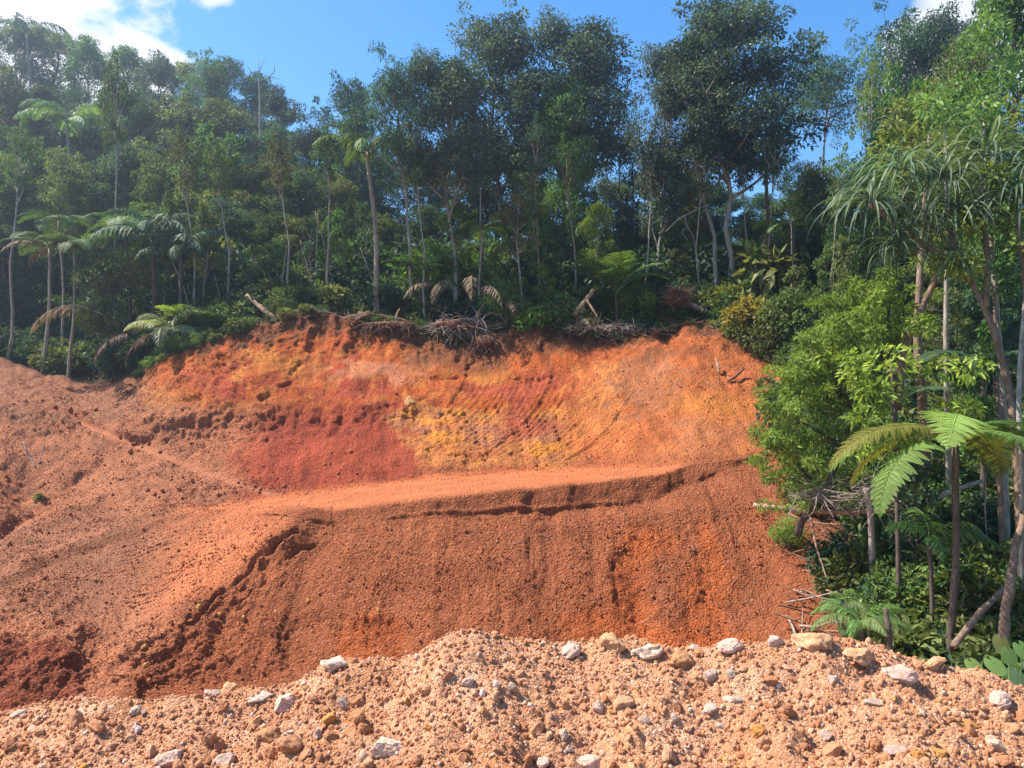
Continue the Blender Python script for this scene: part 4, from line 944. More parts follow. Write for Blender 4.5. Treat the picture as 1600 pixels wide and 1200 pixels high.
TREES = [
 ('emergent2', 1142, 31.0, 1150, 3, 138, L_BLUE, B_PALE, 'tallest grey-green tree on the skyline with a straight pale trunk'),
 ('emergent', 1130, 31.4, 1056, 52, 98, L_BLUE, B_PALE, 'tall tree with slanting brown trunk just left of the tallest tree'),
 ('emergent', 872, 36.5, 905, 26, 122, L_BLUE, B_DARK, 'big domed grey-green tree crown at the middle of the skyline'),
 ('emergent2', 800, 37.5, 778, 35, 118, L_BLUE, B_DARK, 'big domed tree crown left of the central dome on the skyline'),
 ('dense', 885, 35.5, 885, 142, 74, L_MID, B_DARK, 'lighter green rounded tree in front of the central skyline dome'),
 ('emergent', 716, 31.8, 695, 82, 92, L_BLUE, B_PALE, 'skyline tree with a pale patchy trunk left of the two domes'),
 ('spreading', 641, 31.6, 636, 112, 80, L_DARK, B_PALE, 'skyline tree on a trunk that bends near its foot'),
 ('dense', 548, 46.0, 545, 142, 60, L_DARK, B_BROWN, 'dark rounded tree on the skyline behind the palm with a pale trunk'),
 ('airy', 492, 50.0, 485, 165, 56, L_DARK, B_BROWN, 'small dark purple-tinged tree in the dip of the skyline'),
 ('airy', 975, 42.0, 975, 148, 50, L_BLUE, B_DARK, 'thin see-through tree standing in the sky gap right of the central dome'),
 ('column', 1018, 31.8, 1035, 120, 48, L_BLUE, B_PALE, 'narrow tree with twin pale stems right of the sky gap'),
 ('umbrella', 1292, 46.0, 1275, 88, 100, L_DARK, B_PALE, 'dark umbrella-shaped tree with bare thin stems against the sky'),
 ('spreading', 1405, 42.0, 1420, 42, 120, L_DARK, B_PALE, 'wide dark tree on the skyline right of the umbrella-shaped tree'),
 ('spreading', 1470, 40.0, 1480, 36, 92, L_BLUE, B_PALE, 'blue-grey tree crown behind the bright tree at the top right'),
 ('airy', 1372, 34.0, 1360, 62, 38, L_BRIGHT, B_PALE, 'slim bright green tree standing before the wide dark skyline tree'),
 ('dense2', 1570, 24.0, 1590, -40, 115, L_BRIGHT, B_BROWN, 'large bright yellow-green tree filling the top right corner'),
 ('dense', 1490, 27.0, 1505, 75, 88, L_OLIVE, B_BROWN, 'olive green tree below the skyline left of the bright corner tree'),
 ('bigleaf', 1400, 29.0, 1405, 165, 75, L_MID, B_PALE, 'broad-leaved tree with pale forked stems above the strap-leaved tree'),
 ('dense2', 1290, 33.0, 1285, 262, 62, L_OLIVE, B_BROWN, 'rounded olive tree under the umbrella-shaped tree'),
 ('dense', 1350, 27.5, 1345, 275, 60, L_MID, B_BROWN, 'mid green tree behind the left edge of the strap-leaved tree'),
 ('airy', 811, 30.9, 815, 268, 52, L_OLIVE, B_PALE, 'small sparse tree with a thin reddish trunk in front of the central dome'),
 ('column', 720, 33.0, 715, 318, 42, L_BRIGHT, B_PALE, 'bright layered green tree wrapped round the pale patchy trunk'),
 ('column', 945, 32.5, 942, 318, 40, L_BRIGHT, B_PALE, 'sunlit upright green tree behind the arching palm clump'),
 ('dense2', 1080, 35.0, 1075, 285, 58, L_OLIVE, B_PALE, 'leafy mid-height tree hung with a bare white branch'),
 ('wispy', 178, 34.5, 160, 72, 36, L_MID, B_PALE, 'very tall slim tree with a long bare grey trunk at the left'),
 ('wispy', 1204, 30.2, 1198, 190, 30, L_DARK, B_PALE, 'thin straight tree with mottled trunk right of the tallest tree'),
 ('wispy', 985, 37.0, 978, 210, 30, L_DARK, B_DARK, 'dark thin trunked tree between the central dome and the twin stems'),
 ('airy', 310, 62.0, 312, 66, 48, L_MID, B_PALE, 'airy tree rising above the left hillside skyline with sky through it'),
]
TREES += [
 ('wispy', 668, 30.9, 662, 205, 34, L_MID, B_PALE, 'slim pale trunked tree right of the bent trunk'),
 ('wispy', 748, 31.2, 742, 170, 36, L_BLUE, B_PALE, 'slim pale trunked tree above the root notch'),
 ('wispy', 848, 31.6, 850, 190, 36, L_DARK, B_BROWN2, 'slim brown trunked tree right of the reddish thin trunk'),
 ('wispy', 908, 31.8, 900, 215, 34, L_MID, B_BROWN2, 'slim trunked tree directly behind the leaning stump'),
 ('wispy', 1004, 31.0, 1008, 215, 30, L_BLUE, B_PALE, 'left one of the close pair of pale trunks right of the sky gap'),
 ('wispy', 1088, 31.2, 1080, 230, 32, L_OLIVE, B_PALE, 'thin pale trunked tree behind the upturned root ball'),
 ('wispy', 1166, 30.6, 1172, 205, 30, L_BLUE, B_BROWN2, 'thin brown trunked tree hugging the right side of the tallest tree'),
 ('wispy', 1232, 28.6, 1240, 250, 34, L_MID, B_PALE, 'thin pale trunked tree right of the yellow-leaved shrub'),
 ('wispy', 1300, 27.0, 1310, 240, 36, L_MID, B_PALE, 'thin pale trunked tree standing over the bright bush tree'),
 ('wispy', 508, 31.6, 500, 200, 36, L_MID, B_PALE, 'slim pale trunked tree left of the palm with the straight trunk'),
 ('wispy', 455, 31.8, 448, 210, 36, L_OLIVE, B_PALE, 'slim pale trunked tree over the left corner of the rim'),
 ('wispy', 365, 32.2, 352, 215, 38, L_MID, B_PALE, 'slim pale trunked tree above the slanting log'),
 ('wispy', 312, 32.6, 305, 205, 38, L_OLIVE, B_PALE, 'slim pale trunked tree between the dark palms and the slanting log'),
 ('wispy', 12, 34.5, 8, 190, 40, L_MID, B_PALE, 'slim pale trunked tree at the far left edge'),
]
for row in TREES:
    row = list(row); row[4] += 24 if row[4] < 100 and row[0] != 'dense2' else 8
    tree(*row[:8], row[8], group=G_SKY)
ORD = ['first', 'second', 'third', 'fourth', 'fifth', 'sixth', 'seventh', 'eighth', 'ninth', 'tenth', 'eleventh', 'twelfth', 'thirteenth', 'fourteenth', 'fifteenth', 'sixteenth']
def forest_row(entries, where, group, kinds, mats):
    for i, (px, d, py, hw) in enumerate(entries):
        k = kinds[i % len(kinds)]; m = mats[(i * 7 + 3) % len(mats)]
        tree(k, px, d, px + rt.uniform(-6, 6), py, hw, m, (B_PALE, B_BROWN, B_DARK)[i % 3], '%s tree from the left %s' % (ORD[i], where), group=group)
forest_row([(-45, 70, 62, 70), (22, 68, 44, 62), (88, 72, 66, 58), (140, 66, 78, 54), (196, 70, 92, 54), (246, 66, 98, 54), (285, 70, 112, 52), (350, 64, 108, 56), (400, 66, 132, 54), (440, 60, 158, 52)],
    'in the hazy top row on the left hillside', 'hillside trees, top row', ['dense', 'dense2', 'column', 'dense'], [L_MID, L_OLIVE, L_BLUE, L_MID])
forest_row([(-60, 56, 165, 80), (10, 55, 150, 76), (75, 57, 158, 76), (140, 54, 172, 70), (215, 55, 160, 74), (285, 54, 182, 72), (350, 55, 176, 74), (420, 53, 205, 72), (485, 51, 215, 70), (535, 50, 232, 62)],
    'in the second row down the left hillside', 'hillside trees, second row', ['dense2', 'bigleaf', 'dense', 'column'], [L_OLIVE, L_MID, L_DARK, L_OLIVE, L_BLUE])
forest_row([(-70, 45, 270, 90), (5, 44, 262, 86), (60, 46, 255, 80), (130, 43.5, 262, 76), (205, 44, 246, 80), (265, 43, 262, 76), (335, 43.5, 236, 80), (405, 43, 268, 78), (470, 42.5, 282, 74), (525, 42, 288, 66)],
    'in the third row down the left hillside', 'hillside trees, third row', ['dense', 'dense2', 'bigleaf', 'dense2'], [L_OLIVE, L_MID, L_OLIVE, L_DARK])
forest_row([(-50, 39, 360, 90), (15, 38.5, 368, 70), (230, 38, 330, 70), (300, 38, 318, 72), (365, 37.5, 330, 70), (430, 37, 345, 66), (495, 36.5, 350, 60), (540, 36, 362, 52)],
    'in the lowest row on the left, at the forest edge', 'hillside trees, lowest row', ['dense2', 'dense', 'column', 'bigleaf'], [L_OLIVE, L_DARK, L_MID])
forest_row([(590, 50, 250, 66), (655, 48, 262, 66), (715, 47, 250, 66), (775, 46, 240, 66), (835, 47, 245, 66), (900, 46, 250, 62), (960, 48, 292, 56), (1015, 47, 285, 60), (1075, 46, 280, 64), (1135, 45, 305, 60), (1190, 46, 315, 58), (1245, 44, 312, 60), (1305, 42, 308, 62), (1370, 40, 270, 66), (1440, 38, 250, 70), (1520, 36, 220, 80)],
    'in the shaded row behind the tall bare trunks', 'shaded trees behind the forest edge', ['dense', 'dense2', 'dense', 'bigleaf'], [L_DARK, L_DARK, L_MID])
forest_row([(612, 38, 345, 50), (672, 39, 335, 56), (765, 38, 350, 56), (840, 37.5, 345, 54), (905, 37, 360, 48), (985, 38, 352, 50), (1050, 37, 355, 52), (1105, 36.5, 350, 48), (1170, 35.5, 352, 52), (1235, 33, 362, 56), (1300, 31, 375, 60), (1400, 26, 395, 66), (1470, 24, 400, 70), (1555, 23, 390, 80)],
    'in the low dark row along the top of the cut', 'low trees along the top of the cut', ['dense2', 'dense', 'column', 'dense2'], [L_DARK, L_MID, L_DARK, L_OLIVE])

# ---- slim saplings and poles
SAPS = [(255, 33.5, 318, L_MID, 'slim pale sapling behind the drooping palms on the left'), (322, 33, 330, L_OLIVE, 'slanting pale pole stem right of the drooping palms'), (388, 32.5, 392, L_OLIVE, 'leaning thin sapling above the fallen log on the left rim'),
 (430, 32.5, 378, L_MID, 'thin sapling above the left corner of the raw rim'), (483, 33, 352, L_DARK, 'thin grey sapling left of the palm with a pale trunk'), (527, 33, 335, L_MID, 'pale speckled sapling close to the left of the palm trunk'),
 (573, 33.5, 330, L_DARK, 'crooked pale sapling touching the palm trunk'), (668, 32.5, 378, L_BRIGHT, 'light green sapling right of the bent trunk'), (770, 31.5, 400, L_BRIGHT, 'leafy sapling above the hanging root mat'),
 (845, 31.5, 372, L_MID, 'small-leaved sapling right of the reddish thin trunk'), (862, 31, 420, L_BRIGHT, 'low bright sapling left of the leaning stump'), (1060, 31.5, 395, L_OLIVE, 'yellowish sapling behind the upturned root ball'),
 (1172, 30, 400, L_MID, 'sapling just right of the two brown trunks'), (1235, 28, 420, L_OLIVE, 'tilted sapling beside the yellow shrub'), (1282, 27, 395, L_MID, 'pinkish leaning sapling above the bright bush'), (1318, 26, 380, L_OLIVE, 'crooked white-barked sapling above the bright bush'),
 (1395, 15.5, 690, L_MID, 'thin dark sapling left of the big tree fern'), (1420, 14.5, 730, L_DARK, 'slender pole tree in front of the fallen branches on the right'), (1540, 15, 560, L_MID, 'slim sapling between the tree fern and the right edge')]
for i, (px, d, py, m, lab) in enumerate(SAPS):
    tree(('sapling', 'sapling2')[i % 2], px, d, px + rt.uniform(-14, 14), py, 30 if d > 20 else 44, m, (B_PALE, B_PALE, B_BROWN)[i % 3], lab, 'sapling', 'saplings along the forest edge')

# ---- fronds
def frond_mesh(name, L, pairs, leaflet, width, a0, a1, mat, seed, hang=0.4, bip=0, fwd=0.55, taper=0.75, gap=0.0, rad=0.012, ragged=0.0):
    """arching frond along +X, rising at angle a0 and ending at a1; leaflets both sides; bip = pinnules per pinna"""
    r = np.random.RandomState(seed); mb = MB()
    n = 14; t = np.linspace(0, 1, n)
    ang = a0 + (a1 - a0) * t ** 1.2
    seg = L / (n - 1)
    pts = np.concatenate([[[0, 0, 0]], np.cumsum(np.stack([np.cos(ang[:-1]), 0 * t[:-1], np.sin(ang[:-1])], -1) * seg, axis=0)])
    mb.tube(pts, np.linspace(rad, rad * 0.2, n), 4, 0.6, False)
    for k in range(pairs):
        s = 0.14 + gap + (0.86 - gap) * (k + 0.5) / pairs
        p = np.array([np.interp(s, t, pts[:, c]) for c in range(3)])
        a_ = np.interp(s, t, ang); tg = np.array([np.cos(a_), 0, np.sin(a_)]); up = np.array([-np.sin(a_), 0, np.cos(a_)])
        ll = leaflet * (np.sin(np.pi * min(1, (s * 0.92 + 0.10)) ** taper) ** 0.7 + 0.06)
        for sd_ in (-1, 1):
            if r.uniform() < ragged: continue
            d = unit(np.array([0, sd_, 0]) + fwd * tg - hang * r.uniform(.6, 1.4) * np.array([0, 0, 1]) + 0.25 * up + 0.05 * r.normal(size=3))
            if not bip:
                m1 = p + d * ll * 0.5; d2 = unit(d - np.array([0, 0, hang * 0.9])); tip = m1 + d2 * ll * 0.5
                w = unit(np.cross(d, np.array([0, 0.0, 1.0]) + 0.3 * up)) * width * 0.5
                a = np.clip(0.5 + 0.18 * r.normal(), 0, 1)
                mb.add([p - w * .5, p + w * .5, m1 + w, m1 - w, tip], [[0, 1, 2, 3]], [[3, 2, 4]], a)
            else:
                ss = (np.arange(bip) + 0.5) / bip
                c = p + d * ll * ss[:, None] - np.array([0, 0, 0.16]) * ll * ss[:, None] ** 2
                pw = width * (1 - ss) ** 0.55 * (0.55 + 0.45 * np.minimum(1, ss * 6))
                side = unit(np.cross(d, up)); a = np.clip(0.5 + 0.12 * r.normal() + 0.08 * r.normal(size=bip), 0, 1)
                for q in (-1, 1):
                    mb.leaves(c, np.broadcast_to(side * q + 0.35 * d - 0.12 * up, (bip, 3)), np.broadcast_to(up, (bip, 3)), pw, ll / bip * 1.12, a, 0.05, 0.05)
                mb.tube(np.stack([p, p + d * ll * .5 - np.array([0, 0, .04]) * ll, p + d * ll - np.array([0, 0, .16]) * ll]), [rad * .4, rad * .3, .001], 3, 0.7, False)
    return mb.mesh(name, [mat])
FERN_FRONDS = [frond_mesh('frond', 1.0, 22, 0.24, 0.035, 0.55 - .12 * k, -0.95 - .1 * k, L_FERN, 40 + k, 0.25, 14, 0.35, 0.62, 0.04, 0.009) for k in range(3)]
PALM_FRONDS = [frond_mesh('frond', 1.0, 34, 0.26, 0.022, 0.95 - .2 * k, -1.25, L_DARK, 50 + k, 0.85, 0, 0.6, 0.8, 0.03, 0.010) for k in range(3)]
PALM_STIFF = [frond_mesh('frond', 1.0, 30, 0.30, 0.024, 1.05 - .2 * k, -0.35, L_MID, 55 + k, 0.25, 0, 0.8, 0.75, 0.05, 0.010) for k in range(2)]
DEAD_FRONDS = [frond_mesh('frond', 1.0, 26, 0.22, 0.02, 0.5 - .3 * k, -1.35, L_DEAD, 60 + k, 0.9, 0, 0.7, 0.8, 0.03, 0.012, 0.2) for k in range(2)]
def trunk_mesh(name, path, rad, mat, sides=8, rings=0, seed=0):
    r = np.random.RandomState(seed); mb = MB(); p = np.asarray(path, float)
    m = 14; t = np.linspace(0, 1, len(p)); tt = np.linspace(0, 1, m)
    q = np.stack([np.interp(tt, t, p[:, c]) for c in range(3)], -1)
    for _ in range(2): q[1:-1] = .25 * q[:-2] + .5 * q[1:-1] + .25 * q[2:]
    q[1:-1] += r.normal(size=(m - 2, 3)) * np.mean(rad) * 0.10
    mb.tube(q, np.interp(tt, np.linspace(0, 1, len(rad)), rad) * r.uniform(.92, 1.08, m), sides)
    return mb.mesh(name, [mat], True)
def frond_plant(name, label, cat, px, py, d, foot, n, L, fronds, mat, bark, trunk_r=0.05, tilt=0.0, group=None, az=None, dead=0, scl=None, seed=0, tuft_az=None, mats=None):
    """palm or tree fern: crown point at (px, py, d), foot = (px, d) on the ground or None for a stemless clump"""
    r = np.random.RandomState(900 + seed)
    top = PT(px, py, d)
    base = ground(foot[0], foot[1]) if foot is not None else top - np.array([0, 0, 0.3])
    t = thing(name, label, cat, base, 0, group)
    rel = top - base
    mid = rel * 0.5 + np.array([rel[2] * 0.03, 0, 0])
    obj('trunk', trunk_mesh('trunk', [(0, 0, -0.15), mid, rel], [trunk_r * 1.25, trunk_r, trunk_r * 0.85], bark, 7, seed=seed), t)
    for k in range(n):
        a = (az[k] if az is not None else k * 2.39996 + r.uniform(-.3, .3))
        s = L * r.uniform(0.82, 1.12)
        m = mats[k % len(mats)] if mats else mat
        if dead and k >= n - dead: fm = DEAD_FRONDS[k % 2]; m = L_DEAD
        else: fm = fronds[k % len(fronds)]
        obj('frond', fm, t, rel + np.array([0, 0, 0.02 * L]), (r.uniform(-.25, .25), r.uniform(-.28, .22) + tilt, a), (s, s, s), m)
    return t
R_ = math.radians
# the near tree fern on the right
frond_plant('tree_fern', 'tall tree fern with broad bright fronds standing in front of the right-hand forest', 'tree fern', 1493, 682, 12.4, (1470, 12.0), 11, 2.15, FERN_FRONDS, L_FERN, B_DARK, 0.06, tilt=0.22,
   az=[R_(238), R_(203), R_(178), R_(160), R_(5), R_(-32), R_(-55), R_(140), R_(40), R_(95), R_(20)], seed=1, mats=[L_FERNB, L_FERNB, L_GOLD, L_FERNB, L_FERN, L_FERNB, L_FERNB, L_GOLD, L_GOLD, L_FERN, L_FERNB])
GF = 'tree ferns in the forest edge'
frond_plant('tree_fern', 'tree fern with a pale stem and brown skirt at the dark left gap', 'tree fern', 78, 388, 33.5, (66, 33.8), 10, 2.3, FERN_FRONDS, L_MID, B_PALE, 0.07, group=GF, dead=3, seed=2)
frond_plant('tree_fern', 'tree fern with level fronds above and right of the skirted tree fern', 'tree fern', 116, 384, 33.0, (105, 33.2), 9, 2.1, FERN_FRONDS, L_FERN, B_PALE, 0.06, group=GF, seed=3)
frond_plant('tree_fern', 'flat-topped tree fern highest of those at the left gap', 'tree fern', 92, 345, 36.0, (95, 36.5), 9, 2.2, FERN_FRONDS, L_MID, B_PALE, 0.06, group=GF, seed=4)
frond_plant('tree_fern', 'tree fern crossing behind the long bare grey trunk', 'tree fern', 196, 352, 35.0, (200, 35.0), 9, 2.5, FERN_FRONDS, L_FERN, B_DARK, 0.07, group=GF, seed=5)
frond_plant('tree_fern', 'small tree fern with one wide frond behind the mottled straight trunk', 'tree fern', 1240, 355, 29.5, (1240, 29.5), 7, 1.7, FERN_FRONDS, L_FERN, B_DARK, 0.05, group=GF, seed=6)
frond_plant('tree_fern', 'bright tree fern in the middle beside the layered green tree', 'tree fern', 752, 362, 31.8, (750, 31.8), 8, 1.7, FERN_FRONDS, L_BRIGHT, B_DARK, 0.05, group=GF, seed=7)
frond_plant('tree_fern', 'shadowy tree fern behind the big near tree fern', 'tree fern', 1535, 572, 16.5, (1530, 16.5), 8, 1.7, FERN_FRONDS, L_DARK, B_DARK, 0.06, group=GF, seed=8)
# palms
GP = 'palms in the forest edge'
frond_plant('palm', 'skyline palm on a straight pale trunk rising from the raw rim', 'palm', 573, 238, 32.0, (588, 31.0), 9, 2.7, PALM_FRONDS, L_MID, B_BROWN2, 0.10, group=GP, seed=11)
frond_plant('palm', 'large dark drooping palm at the left forest edge', 'palm', 238, 372, 33.0, (235, 32.8), 12, 2.9, PALM_FRONDS, L_DARK, B_DARK, 0.10, group=GP, seed=12)
frond_plant('palm', 'second drooping dark palm set lower right of the first', 'palm', 282, 398, 32.5, (275, 32.3), 11, 2.6, PALM_FRONDS, L_DARK, B_DARK, 0.09, group=GP, seed=13)
frond_plant('palm', 'hazy palm with upright fronds high on the left hillside', 'palm', 105, 195, 50, (105, 51), 9, 4.0, PALM_FRONDS, L_FERN, B_PALE, 0.10, group=GP, seed=14)
frond_plant('palm', 'palm crown poking above the skyline at the far left', 'palm', 42, 52, 66, (45, 67), 8, 3.8, PALM_FRONDS, L_MID, B_PALE, 0.10, group=GP, seed=15)
frond_plant('palm', 'arching stemless palm clump above the right of the rim', 'palm', 962, 462, 30.2, (962, 30.2), 13, 2.3, PALM_STIFF, L_MID, B_DARK, 0.06, group=GP, seed=16)
frond_plant('palm', 'pale sunlit palm hanging over the left end of the cut', 'palm', 262, 520, 30.6, (265, 30.8), 10, 2.4, PALM_FRONDS, L_PALE, B_DARK, 0.08, group=GP, seed=17, dead=1)
frond_plant('palm', 'young palm with yellow-green fronds on the left rim', 'palm', 285, 505, 30.6, (285, 30.6), 8, 1.3, PALM_STIFF, L_BRIGHT, B_DARK, 0.04, group=GP, seed=18)
frond_plant('palm', 'small bright palm right of the hanging pale palm', 'palm', 318, 508, 30.4, (320, 30.5), 8, 1.2, PALM_STIFF, L_BRIGHT, B_DARK, 0.04, group=GP, seed=19)
frond_plant('palm', 'feathery young palm behind the low bright berm at the right', 'palm', 1345, 975, 11.6, (1345, 11.6), 9, 0.85, PALM_FRONDS, L_FERN, B_DARK, 0.04, group=GP, seed=20)
frond_plant('palm', 'smaller feathery palm up the slope from the young one at the right', 'palm', 1322, 945, 12.6, (1322, 12.6), 7, 0.6, PALM_FRONDS, L_FERN, B_DARK, 0.03, group=GP, seed=21)
frond_plant('palm', 'small dull palm between the bent trunk and the layered green tree', 'palm', 655, 432, 31.2, (655, 31.2), 8, 1.9, PALM_STIFF, L_MID, B_DARK, 0.05, group=GP, seed=22)
frond_plant('palm', 'dark palm in the shade just left of the big tree fern', 'palm', 1398, 640, 17.5, (1398, 17.5), 8, 1.3, PALM_STIFF, L_DARK, B_DARK, 0.05, group=GP, seed=23)
frond_plant('palm', 'drooping green palm low in the right-hand undergrowth', 'palm', 1452, 845, 13.0, (1452, 13.0), 8, 1.1, PALM_FRONDS, L_MID, B_DARK, 0.04, group=GP, seed=24)
# withered fronds hanging over the rim
DF = [(160, 492, 31.8, 3.6, R_(180), 'long arched brown frond hanging into the dark left gap'), (706, 440, 30.6, 2.3, R_(250), 'withered frond hanging left of the root mat'), (735, 440, 30.4, 2.5, R_(275), 'withered grey frond drooping over the root mat'),
      (750, 452, 30.3, 2.2, R_(300), 'brown frond drooping at the right of the root mat'), (688, 448, 30.8, 1.9, R_(205), 'shrivelled frond lying left of the drooping ones'), (215, 520, 30.9, 2.4, R_(235), 'dead brown frond under the pale hanging palm'), (905, 505, 29.6, 1.2, R_(290), 'dry grey frond lying on the rim below the leaning stump'), (795, 470, 30.3, 1.6, R_(280), 'yellow-brown frond right of the root mat')]
for i, (px, py, d, L, a, lab) in enumerate(DF):
    o = obj('dead_frond', DEAD_FRONDS[i % 2], None, PT(px, py, d), (0, 0.1 * (i % 3), a), (L, L, L), L_DEAD)
    tag(o, lab, 'dead frond', 'withered fronds along the rim')

# ---- strap-leaved screw pines
def strap_tuft(seed, n, L, W, mat):
    r = np.random.RandomState(seed); mb = MB()
    for k in range(n):
        az = k * 2.39996 + r.uniform(-.2, .2); a0 = r.uniform(-0.1, 1.45); l = L * r.uniform(.7, 1.15)
        m = 8; t = np.linspace(0, 1, m)
        ang = a0 + (-1.5 - a0) * t ** r.uniform(0.55, 1.3)
        step = l / (m - 1)
        c = np.concatenate([[[0, 0]], np.cumsum(np.stack([np.cos(ang[:-1]), np.sin(ang[:-1])], -1) * step, axis=0)])
        d = np.array([np.cos(az), np.sin(az), 0]); s = np.array([-np.sin(az), np.cos(az), 0])
        p = d * (c[:, :1] + 0.05) + np.array([0, 0, 1.0]) * c[:, 1:]
        w = (W * (1 - t ** 2.2) * (0.8 + 0.4 * np.minimum(1, t * 5)) * 0.5 + 0.001)[:, None]
        sag = np.array([0, 0, 1.0]) * w * 0.5
        V = np.stack([p - s * w + sag, p, p + s * w + sag], 1).reshape(-1, 3)
        Q = []
        for i in range(m - 1):
            b = i * 3; Q += [[b, b + 1, b + 4, b + 3], [b + 1, b + 2, b + 5, b + 4]]
        mb.add(V, Q, None, np.clip(0.45 + 0.22 * r.normal(), 0, 1))
    return mb.mesh('leaf_tuft', [mat])
TUFTS = [strap_tuft(200 + k, 66, 1.0, 0.030, L_STRAP) for k in range(3)]
def screw_pine(label, base_px, base_d, stems, tufts, r0, seed):
    base = ground(base_px, base_d); t = thing('screw_pine', label, 'screw pine', base)
    for i, (pts, rr) in enumerate(stems):
        P = [PT(*q) - base for q in pts]
        obj('trunk' if i == 0 else 'branch', trunk_mesh('trunk', P, rr, B_BROWN, 8, seed=seed + i), t)
    r = np.random.RandomState(seed)
    for i, (px, py, d, L) in enumerate(tufts):
        obj('leaf_tuft', TUFTS[i % 3], t, PT(px, py, d) - base, (r.uniform(-.25, .25), r.uniform(-.25, .25), r.uniform(0, 6)), (L, L, L))
    return t
screw_pine('large screw pine with long drooping strap leaves in the upper right', 1597, 13.5,
   [([(1597, 905, 13.5), (1588, 640, 14.0), (1550, 500, 14.2), (1505, 415, 14.4), (1470, 330, 14.6)], [.085, .07, .06, .05, .04]),
    ([(1588, 640, 14.0), (1610, 540, 14.0), (1600, 420, 14.0), (1590, 330, 14.0)], [.055, .05, .045, .04]),
    ([(1520, 440, 14.3), (1470, 400, 14.2), (1400, 350, 14.2), (1360, 320, 14.2)], [.06, .05, .045, .04]),
    ([(1540, 480, 14.2), (1545, 400, 14.4), (1530, 320, 14.6), (1540, 270, 14.8)], [.06, .05, .045, .04])],
   [(1470, 280, 14.6, 1.5), (1405, 265, 14.6, 1.3), (1362, 315, 14.2, 1.25), (1540, 240, 14.8, 1.5), (1590, 310, 14.0, 1.45), (1500, 335, 14.3, 1.35), (1405, 385, 13.9, 0.95), (1500, 415, 13.9, 0.8), (1630, 260, 14.2, 1.5), (1445, 355, 14.0, 1.0)], .13, 31)
screw_pine('dark screw pine tuft on a thin trunk in the skyline gap', 1205, 33,
   [([(1205, 470, 33), (1202, 380, 33), (1196, 250, 33)], [.10, .09, .07])],
   [(1195, 235, 33, 2.0), (1185, 262, 33, 1.5), (1208, 255, 33, 1.5)], .1, 32)
screw_pine('crooked branch-like trunk with strap leaves leaning left under the large screw pine', 1405, 15.0,
   [([(1402, 640, 15.2), (1412, 545, 15.0), (1440, 480, 14.9), (1480, 405, 14.8)], [.09, .075, .065, .055])],
   [(1484, 392, 14.8, 0.85)], .1, 33)

# ---- the bright feathery bush tree at the end of the road
def bush_tree():
    r = np.random.RandomState(3); tr, cr = MB(), MB()
    base = surf(1246, 832); d = 15.6
    base = PT(1246, 838, 15.7)
    stem = [PT(1246, 838, 15.7), PT(1252, 815, 15.7), PT(1285, 775, 15.7), PT(1318, 700, 15.8), PT(1335, 640, 15.9), PT(1372, 590, 16.0)]
    P = [q - base for q in stem]
    tr.tube(np.array(P), [.085, .075, .065, .05, .04, .02], 8)
    clumps = [(1240, 735, 1.0), (1225, 700, .9), (1270, 690, 1.0), (1232, 655, .9), (1290, 640, 1.1), (1250, 615, 1.0), (1300, 590, 1.1), (1275, 560, .9), (1330, 545, 1.1), (1370, 560, .9), (1310, 510, 1.0), (1355, 495, .9), (1345, 620, .9), (1380, 520, .7), (1265, 770, .8), (1300, 740, .8), (1325, 670, .8), (1222, 745, .6), (1240, 580, .7), (1390, 470, .8), (1350, 455, .7), (1415, 510, .7), (1208, 690, .5), (1400, 430, .5), (1300, 470, .5), (1265, 530, .5), (1212, 640, .45)]
    for i, (px, py, w) in enumerate(clumps):
        dd = 15.7 + r.uniform(-.75, .65)
        c = PT(px, py, dd) - base
        k = np.argmin([np.linalg.norm(q - c) for q in P]); b0 = P[max(0, k - (1 if P[k][2] > c[2] else 0))]
        tr.tube(bez(b0, (b0 + c) / 2 + np.array([0, 0, .12]), c, 5), np.linspace(.028, .007, 5), 5, cap=False)
        clump_leaves(cr, r, c, 0.42 * w, int(330 * w), 0.115, 0.030, 0.65, 0.4, 0.25, base_t=np.clip(.5 + .2 * r.normal(), .15, .9))
        for _ in range(7):
            c2 = c + r.normal(size=3) * np.array([.40, .40, .30]) * w
            tr.tube(np.stack([c, (c + c2) / 2 + r.normal(size=3) * .03, c2]), [.008, .006, .003], 3, cap=False)
            clump_leaves(cr, r, c2, r.uniform(.12, .22) * w, int(95 * w), 0.115, 0.030, 0.6, 0.4, 0.2, base_t=np.clip(.55 + .2 * r.normal(), .15, .95))
    t = thing('bush_tree', 'bright feathery green bush tree leaning at the end of the dirt road', 'tree', base)
    obj('trunk', tr.mesh('trunk', [B_DARK], True), t); obj('crown', cr.mesh('crown', [L_BUSH]), t)
bush_tree()

